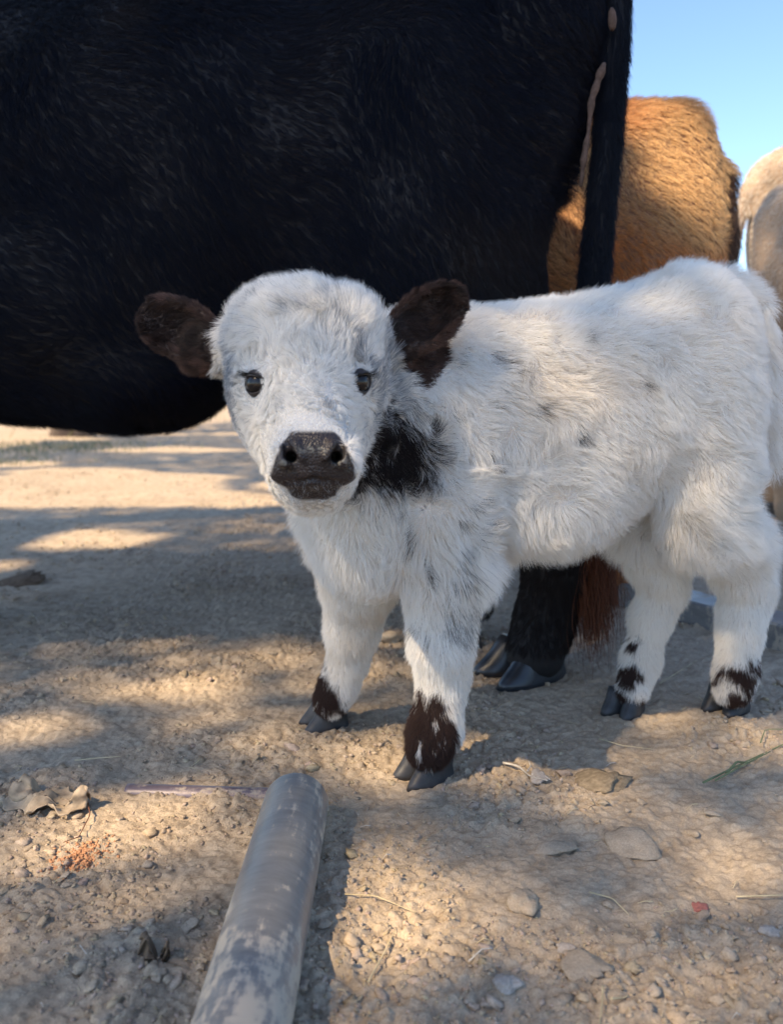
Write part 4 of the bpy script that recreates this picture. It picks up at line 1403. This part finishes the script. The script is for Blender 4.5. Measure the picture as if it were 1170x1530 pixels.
put_stone(873, 1455, 60, 'long grey clod near the bottom of the picture', 3, None, 0.6, cat='clod', name='clod')
put_stone(845, 1420, 22, 'rounded pale pebble above the long grey clod', 0, M_stone, 0.9)
put_stone(755, 1478, 36, 'rounded grey stone at the bottom centre', 2, M_stone, 0.8)
put_stone(805, 1167, 26, 'pale pebble at the foot of the white twig', 0, M_stone, 0.7)
put_stone(585, 958, 44, 'tan stone on the ground between the calf\'s fore legs', 2, None, 0.8)
put_stone(1150, 1390, 24, 'round grey stone near the right edge', 0, M_stone, 0.9)
put_stone(30, 868, 70, 'dark heap of dry dung at the left edge', 3, plain('dark_dung', (0.13, 0.09, 0.06), 0.95, 0.1, var=0.4, vscale=5, bump=0.8), 0.5, cat='clod', name='clod')
put_stone(70, 1200, 10, 'tiny stone under the crumpled leaf', 1, None, 0.8)
lr = np.random.default_rng(12)
cnt = 0
while cnt < 110:
    y_ = lr.uniform(900, 1528) if lr.random() < 0.8 else lr.uniform(690, 900)
    x_ = lr.uniform(5, 1165)
    if y_ > 1150 and abs(x_ - np.interp(y_, [1165, 1530], [450, 370])) < 75: continue
    wpx = (6 + 16 * lr.random() ** 2.2) * (0.45 + 0.75 * (y_ - 600) / 900)
    put_stone(x_, y_, wpx, 'small loose pebble of dry dirt lying on the paddock floor', int(lr.integers(0, 6)), M_stone if lr.random() < 0.0 else None, lr.uniform(.6, 1), name='pebble', group='loose dirt pebbles on the ground', cat='pebble', sink=0.1)
    cnt += 1

M_straw = plain('dry_straw', (0.52, 0.43, 0.26), 0.7, 0.3, var=0.3, vscale=40)
M_twig = plain('pale_twig', (0.55, 0.50, 0.42), 0.8, 0.2, var=0.3, vscale=50)
M_green = plain('green_weed', (0.15, 0.18, 0.09), 0.7, 0.3, var=0.3, vscale=60)
def strand(name, pix, r, mat, label, cat, lift=0.004, group=None, parent=None):
    pts_ = []
    for i, (x_, y_) in enumerate(pix):
        g_ = on_ground(x_, y_)
        gz = float(ground_height(np.array([g_[0]]), np.array([g_[1]]))[0])
        pts_.append(Vector((g_[0], g_[1], gz + lift + 0.002 * math.sin(i * 2.2))))
    # densify
    pr, _ = resample([tuple(v) for v in pts_], 12)
    o = tube(name, pr, np.linspace(r, r * 0.5, 12), None, None, 6)
    o.materials.append(mat)
    ob = bpy.data.objects.new(name, o); COL.objects.link(ob)
    if parent is not None: ob.parent = parent; return ob
    return tag(ob, label, cat, group)
strand('straw', [(895, 1108), (930, 1116), (975, 1122)], .0008, M_straw, 'pale straw lying in front of the calf\'s hind hoof', 'straw')
strand('straw', [(550, 1478), (575, 1430), (592, 1392)], .0009, M_straw, 'golden straw in the sunlit patch right of the pipe', 'straw')
strand('straw', [(515, 1340), (560, 1352), (625, 1372)], .0007, M_straw, 'thin straw crossing the sunlit patch beside the pipe', 'straw')
strand('straw', [(880, 1342), (915, 1352), (940, 1368)], .0008, M_straw, 'thin straw below the cracked dirt crust', 'straw')
strand('straw', [(1100, 1338), (1170, 1346), (1230, 1350)], .0008, M_straw, 'straw reaching in from the right edge', 'straw')
strand('straw', [(112, 1140), (150, 1137), (180, 1133)], .0009, M_straw, 'short straw on the shaded dirt above the buried pipe', 'straw')
strand('straw', [(900, 1500), (898, 1530), (893, 1560)], .0008, M_straw, 'upright-looking straw at the bottom edge', 'straw')
strand('straw', [(912, 1518), (930, 1505), (938, 1500)], .001, M_straw, 'short pale straw chip near the bottom edge', 'straw')
strand('straw', [(985, 1030), (1020, 1005), (1050, 985)], .0008, M_straw, 'straw lying between the calf\'s hind legs', 'straw')
strand('straw', [(700, 1445), (720, 1440), (735, 1436)], .0008, M_twig, 'short white straw below the pale dirt patch', 'straw')
tw = thing('twig', tuple(on_ground(800, 1165)), 'forked whitish twig stuck in the dirt right of the calf\'s fore hoof', 'twig')
for nm, pix, r_ in (('stem', [(752, 1142), (775, 1152), (792, 1166), (818, 1176)], .0016), ('branch', [(788, 1164), (793, 1150), (790, 1142)], .0011), ('branch', [(795, 1166), (803, 1160), (822, 1174)], .0012)):
    o = strand(nm, pix, r_, M_twig, '', '', 0.007, None, tw); o.matrix_parent_inverse = Matrix.Translation(-Vector(tw.location))
wd = thing('weed', tuple(on_ground(1120, 1160)), 'green sprig of weed stems at the right edge', 'weed')
for nm, pix, r_ in (('stem', [(1050, 1180), (1100, 1155), (1180, 1120)], .0014), ('stem', [(1068, 1176), (1110, 1158), (1150, 1140)], .0012), ('stem', [(1135, 1130), (1142, 1108), (1200, 1106)], .0009), ('leaf', [(1085, 1163), (1100, 1152), (1120, 1150)], .002)):
    o = strand(nm, pix, r_, M_green, '', '', 0.008, None, wd); o.matrix_parent_inverse = Matrix.Translation(-Vector(wd.location))
st_i = 0
for _ in range(60):
    x_, y_ = lr.uniform(0, 1170), lr.uniform(880, 1528)
    if y_ > 1150 and abs(x_ - np.interp(y_, [1165, 1530], [450, 370])) < 75: continue
    a_ = lr.uniform(0, math.pi); l_2 = lr.uniform(8, 26)
    strand('straw_bit', [(x_, y_), (x_ + l_2 * .5 * math.cos(a_), y_ + 2 + l_2 * .22 * math.sin(a_)), (x_ + l_2 * math.cos(a_), y_ + l_2 * .5 * math.sin(a_))], .0005, M_straw if lr.random() < .7 else M_twig,
           'tiny broken bit of straw on the dirt', 'straw', 0.003, 'scattered bits of straw')

# crumpled dead leaf / bark at the left
def dead_leaf(px0, px1, py, name, label, mat, wid=0.03):
    a_, b_ = on_ground(px0, py), on_ground(px1, py + 12)
    nu, nv = 34, 16
    V_, F_ = [], []
    d = b_ - a_; L_ = np.linalg.norm(d); d /= L_; s_ = np.array([-d[1], d[0], 0])
    for i in range(nu):
        u = i / (nu - 1)
        w_ = wid * (math.sin(math.pi * min(u * 0.85 + 0.12, 1)) ** 0.6) * (1 + 0.25 * math.sin(u * 17))
        for j in range(nv):
            v = j / (nv - 1) * 2 - 1
            p_ = a_ + d * L_ * u + s_ * v * w_
            q_ = np.array([[p_[0] * 1.0, p_[1], 0.3]])
            z = 0.014 + 0.014 * float(noise(q_, 0.018, 5)[0]) + 0.006 * float(noise(q_, 0.007, 6)[0]) + 0.010 * math.sin(v * 2.2 + u * 7) - 0.010 * v * v
            V_.append((p_[0], p_[1] + 0.004 * math.sin(v * 9), max(z, 0.004)))
    for i in range(nu - 1):
        for j in range(nv - 1):
            k_ = i * nv + j
            F_.append((k_, k_ + nv, k_ + nv + 1, k_ + 1))
    me_ = mesh_from(name, np.array(V_), np.array(F_)); 
    o = link(name, me_, mat)
    md = o.modifiers.new('thickness', 'SOLIDIFY'); md.thickness = 0.0012
    return tag(o, label, 'leaf')
M_leaf = plain('dead_leaf', (0.37, 0.29, 0.20), 0.85, 0.2, var=0.35, vscale=70, bump=0.4)
dead_leaf(18, 132, 1195, 'dead_leaf', 'crumpled dry tan leaf lying at the left end of the buried pipe', M_leaf)
dead_leaf(210, 252, 1435, 'leaf_scrap', 'small curled brown leaf scrap left of the thick pipe', plain('brown_leaf', (0.14, 0.10, 0.065), 0.85, 0.2, var=0.3, vscale=60), 0.008)
strand('twig', [(130, 1195), (135, 1220), (118, 1250), (95, 1262)], .0009, plain('reddish_twig', (0.16, 0.07, 0.04), 0.8, 0.2), 'thin reddish curved twig below the crumpled leaf', 'twig', 0.006)
# rusty stain: crumbs of orange soil
p = np.stack([np.random.default_rng(3).normal(on_ground(118, 1280)[0], .012, 500), np.random.default_rng(4).normal(on_ground(118, 1278)[1], .016, 500), np.zeros(500)], 1)
me = scatter_lumps('rusty_soil', p, 0.001 + 0.0014 * np.random.default_rng(5).random(500), 1, 77, 0.3)
o = link('rusty_soil', me, plain('rusty_soil', (0.42, 0.22, 0.12), 0.95, 0.1, var=0.3, vscale=60)); tag(o, 'orange rusty crumbs of soil below the dry leaf', 'soil', kind='stuff')

# ================================================================== FAR BACKGROUND
M_bark = plain('grey_bark', (0.16, 0.13, 0.11), 0.9, 0.1, var=0.4, vscale=8, bump=0.6)
M_foliage, nt, out = new_mat('foliage')
b = principled(nt, out, 0.6, 0.25)
oi = N(nt, 'ShaderNodeAttribute', attribute_name='col'); nt.links.new(oi.outputs['Color'], b.inputs['Base Color'])
tr_ = N(nt, 'ShaderNodeBsdfTranslucent'); nt.links.new(oi.outputs['Color'], tr_.inputs['Color'])
mx = N(nt, 'ShaderNodeMixShader'); mx.inputs[0].default_value = 0.3
nt.links.new(b.outputs[0], mx.inputs[1]); nt.links.new(tr_.outputs[0], mx.inputs[2]); nt.links.new(mx.outputs[0], out.inputs[0])

def leaves_mesh(name, P, size, seed, col=(0.06, 0.10, 0.03)):
    lr = np.random.default_rng(seed); n = len(P)
    a = unit(lr.normal(size=(n, 3))); b_ = unit(np.cross(a, lr.normal(size=(n, 3))))
    s_ = (size * lr.uniform(.6, 1.4, n))[:, None]
    V_ = np.stack([P - a * s_, P - b_ * s_ * .45, P + a * s_, P + b_ * s_ * .45], 1).reshape(-1, 3)
    F_ = np.arange(4 * n).reshape(n, 4)
    me_ = mesh_from(name, V_, F_, smooth=False)
    c_ = np.array(col) * lr.uniform(.6, 1.5, (n, 1)) * np.stack([lr.uniform(.8, 1.3, n), np.ones(n), lr.uniform(.7, 1.2, n)], 1)
    face_attr(me_, 'col', np.repeat(c_, 4, 0))
    return me_

def tree(loc, h, rad, crown_c, label, nleaf, seed, lsize=0.08, keep=None, flat=0.8, spread=None):
    lr = np.random.default_rng(seed)
    loc = np.array(loc, float)
    root = thing('tree', tuple(loc), label, 'tree', None)
    cc = np.array(crown_c, float)
    tk = [loc + np.array([0, 0, -0.1]), loc + (cc - loc) * np.array([.1, .1, .3]), loc + (cc - loc) * np.array([.6, .6, .7]), cc]
    tr2 = h * 0.028
    pr, t_ = resample(tk, 12)
    tube('trunk', pr, tr2 * (1.1 - 0.75 * t_), M_bark, root, 14)
    # limbs and clumps
    nb = 60
    dirs = unit(lr.normal(size=(nb, 3))); dirs[:, 2] = np.abs(dirs[:, 2]) * 1.3 - 0.55; dirs = unit(dirs)
    ends = cc + dirs * np.array([rad, rad, rad * flat]) * lr.uniform(.45, .95, (nb, 1))
    order = np.argsort(ends[:, 1] - SUN_H[1] * ends[:, 2] / math.tan(SUN_EL))
    for i in order[:4]:
        s0 = pr[lr.integers(5, 11)]
        mid = (s0 + ends[i]) / 2 + lr.normal(size=3) * rad * .06
        q_, tq = resample([s0, mid, ends[i]], 8)
        tube('limb', q_, tr2 * .38 * (1 - .8 * tq), M_bark, root, 8)
    k_ = lr.integers(0, nb, nleaf)
    Pl = ends[k_] + lr.normal(size=(nleaf, 3)) * rad * np.array([.20, .20, .16])
    if spread is not None: Pl = spread(lr, nleaf)
    if keep is not None: Pl = Pl[keep(Pl)]
    me_ = leaves_mesh('crown', Pl, lsize, seed + 1)
    link('crown', me_, M_foliage, root)
    return root

# unseen shade tree added behind the camera on the left: crown shaped to keep the sun off the animals, with gaps for the spots
LIT = []                                           # (ground x, y, rx, ry, angle) of the spots of sun
def lit_px(px, py, rx, ry):
    g_ = on_ground(px, py); gx = on_ground(px + rx, py); gy = on_ground(px, py - ry)
    LIT.append((g_[0], g_[1], abs(gx[0] - g_[0]) + .012, abs(gy[1] - g_[1]) + .015))
def lit_pt(P, rx, ry):
    g_ = P[:2] - SUN_H * (P[2] / math.tan(SUN_EL))
    LIT.append((g_[0], g_[1], rx, ry))
for a_ in ((120, 808, 120, 13), (5, 845, 30, 8), (250, 1030, 105, 10), (50, 1092, 55, 14), (330, 1012, 50, 8), (215, 1200, 110, 16), (60, 1275, 60, 30), (200, 1255, 50, 26),
           (560, 1135, 42, 34), (600, 1395, 85, 52), (530, 1310, 30, 22), (390, 1075, 30, 8), (20, 730, 50, 6), (130, 705, 110, 5), (260, 672, 110, 4), (120, 757, 55, 4),
           (390, 760, 45, 9), (420, 725, 35, 6), (60, 655, 90, 2), (300, 640, 60, 3), (30, 695, 60, 4), (585, 955, 16, 9), (455, 960, 16, 6), (1075, 1330, 45, 8)):
    if a_[3] > 0: lit_px(*a_)
LITA = None
def lit(gx, gy):
    P_ = np.stack([gx, gy, gx * 0], 1)
    wx = 0.30 * noise(P_, 0.13, 301) ; r = np.zeros(len(gx), bool)
    for (cx, cy, rx, ry) in LIT:
        q = ((gx - cx) / rx) ** 2 + ((gy - cy) / ry) ** 2
        r |= q + wx * 1.2 < 1.0
    farther = (gy > 3.4) & (noise(P_ * np.array([.6, 1, 1]), 0.9, 305) > 0.40) & (gx < 1.0)
    r |= farther
    r |= (gy > 9)
    return r
# sun on the brown cow's flank and on the strip seen past the tail
bbvh = BVHTree.FromPolygons([tuple(v) for v in BV], [tuple(f_) for f_ in BF.tolist()])
for (x_, y_, rx, ry) in ((1005, 225, .10, .13), (1015, 285, .07, .08), (850, 330, .08, .10), (860, 390, .06, .08), (935, 375, .04, .05)):
    h_p, _n = surf(x_, y_, bbvh)
    if h_p is not None and h_p.shape == (3,): lit_pt(h_p, rx, ry)
LIT.append((on_ground(1150, 640)[0] + .6, 4.2, .5, .3))

def keep_leaf(Pl):
    g_ = Pl[:, :2] - SUN_H * (Pl[:, 2:3] / math.tan(SUN_EL))
    need = ~((g_[:, 0] > 2.0) & (g_[:, 1] > 2.7)) & (g_[:, 0] > -3.2) & (g_[:, 0] < 2.3) & (g_[:, 1] > -0.5) & (g_[:, 1] < 9)
    return need & ~lit(g_[:, 0], g_[:, 1])
D0 = 8.5
def shade_leaves(lr, n):
    """crown shaped for even shade: leaves in depth over the paddock between the sun and the animals"""
    i_ = np.arange(n * 2); gx = -3.4 + 5.9 * ((0.5 + i_ * 0.7548776662) % 1); gy = -0.9 + 9.4 * ((0.5 + i_ * 0.5698402910) % 1)
    q = np.stack([gx, gy, gx * 0], 1)
    k = lr.random(n * 2) < 0.88 + 0.12 * noise(q, 0.5, 411)
    gx, gy = gx[k], gy[k]
    k = lr.permutation(len(gx))[:n]; gx, gy = gx[k], gy[k]
    ex = int(n * 0.24)          # extra leaves added to deepen the shade on the black cow
    gx = np.concatenate([gx, lr.uniform(-1.6, 1.35, ex)]); gy = np.concatenate([gy, lr.uniform(1.62, 2.5, ex)])
    d = lr.uniform(7.2, 10.2, len(gx)) + 0.5 * np.sin(gx * 2.1 + gy)
    return np.stack([gx, gy, gx * 0], 1) + SUN * d[:, None]
cc = np.array([-0.4, 3.4, 0.0]) + SUN * D0
tree((cc[0] - 4.0, cc[1] - 0.6, 0), 9.5, 3.4, cc, 'broad unseen shade tree added behind the camera, crown shaped to dapple the light', 68000, 401, 0.045, keep_leaf, 0.85, shade_leaves)

# two far trunks under the cow's belly with a tuft of grass
for i, (x_, w_) in enumerate(((95, 0.10), (127, 0.085))):
    g_ = on_ground(x_, 652)
    root = thing('tree', (g_[0], g_[1] , 0), 'grey trunk in the distance under the black belly, %s of the pair' % ('left' if i == 0 else 'right'), 'tree')
    pr = [np.array([g_[0] + 0.02 * math.sin(k_ * 1.3), g_[1], -0.05 + k_ * 0.35]) for k_ in range(10)]
    tube('trunk', pr, [w_ * (1.5 if k_ == 0 else 1.0 - .05 * k_) for k_ in range(10)], M_bark, root, 12)
    lr = np.random.default_rng(50 + i)
    Pl = np.array([g_[0], g_[1], 4.0]) + lr.normal(size=(2500, 3)) * np.array([.9, .9, .7])
    link('crown', leaves_mesh('crown', Pl, .11, 51 + i), M_foliage, root)
def grass_patch(name, cx, cy, rx, ry, n, label, seed, h=0.10, col=(0.10, 0.17, 0.05)):
    lr = np.random.default_rng(seed)
    x_ = cx + lr.normal(size=n) * rx; y_ = cy + lr.normal(size=n) * ry
    hh = h * lr.uniform(.4, 1.2, n); a = lr.uniform(0, 2 * np.pi, n); w_ = 0.004
    z_ = ground_height(x_, y_)
    dx, dy = np.cos(a) * w_, np.sin(a) * w_
    lx, ly = lr.normal(size=n) * hh * .35, lr.normal(size=n) * hh * .35
    V_ = np.stack([np.stack([x_ - dx, y_ - dy, z_], 1), np.stack([x_ + dx, y_ + dy, z_], 1), np.stack([x_ + lx, y_ + ly, z_ + hh], 1)], 1).reshape(-1, 3)
    me_ = mesh_from(name, V_, np.arange(3 * n).reshape(n, 3), False)
    c_ = np.array(col) * lr.uniform(.6, 1.4, (n, 1)); face_attr(me_, 'col', np.repeat(c_, 3, 0))
    return tag(link(name, me_, M_foliage), label, 'grass', kind='stuff')
g_ = on_ground(85, 668); grass_patch('grass', g_[0], g_[1], 0.40, 0.40, 900, 'thin green grass round the far tree trunks', 60, .05, (.17, .19, .11))
g_ = on_ground(20, 690); grass_patch('grass', g_[0] - .1, g_[1], 0.25, 0.3, 300, 'sparse grass at the far left of the paddock', 61, .04, (.17, .19, .11))
# pale dry pasture beyond the paddock and a line of bushes
grass_patch('pasture', 0, 34, 14, 8, 60000, 'sunlit yellow green pasture in the far distance', 62, .45, (0.30, 0.30, 0.12))
lr = np.random.default_rng(70)
for i in range(16):
    x_ = -30 + i * 4.1 + lr.normal() * .8; y_ = 48 + lr.normal() * 3
    rr_ = lr.uniform(1.6, 2.6)
    root = thing('bush', (x_, y_, 0), 'distant round green bush on the far side of the pasture', 'bush', 'bushes beyond the pasture')
    Pl = np.array([x_, y_, rr_ * .7]) + unit(lr.normal(size=(1500, 3))) * (rr_ * lr.random((1500, 1)) ** .4) * np.array([1, 1, .75])
    link('crown', leaves_mesh('crown', Pl, .16, 71 + i, (0.07, 0.10, 0.035)), M_foliage, root)
    tube('trunk', [(x_, y_, -.1), (x_ + .05, y_, .5), (x_, y_, 1.0)], [.12, .09, .06], M_bark, root, 8)
print('built')
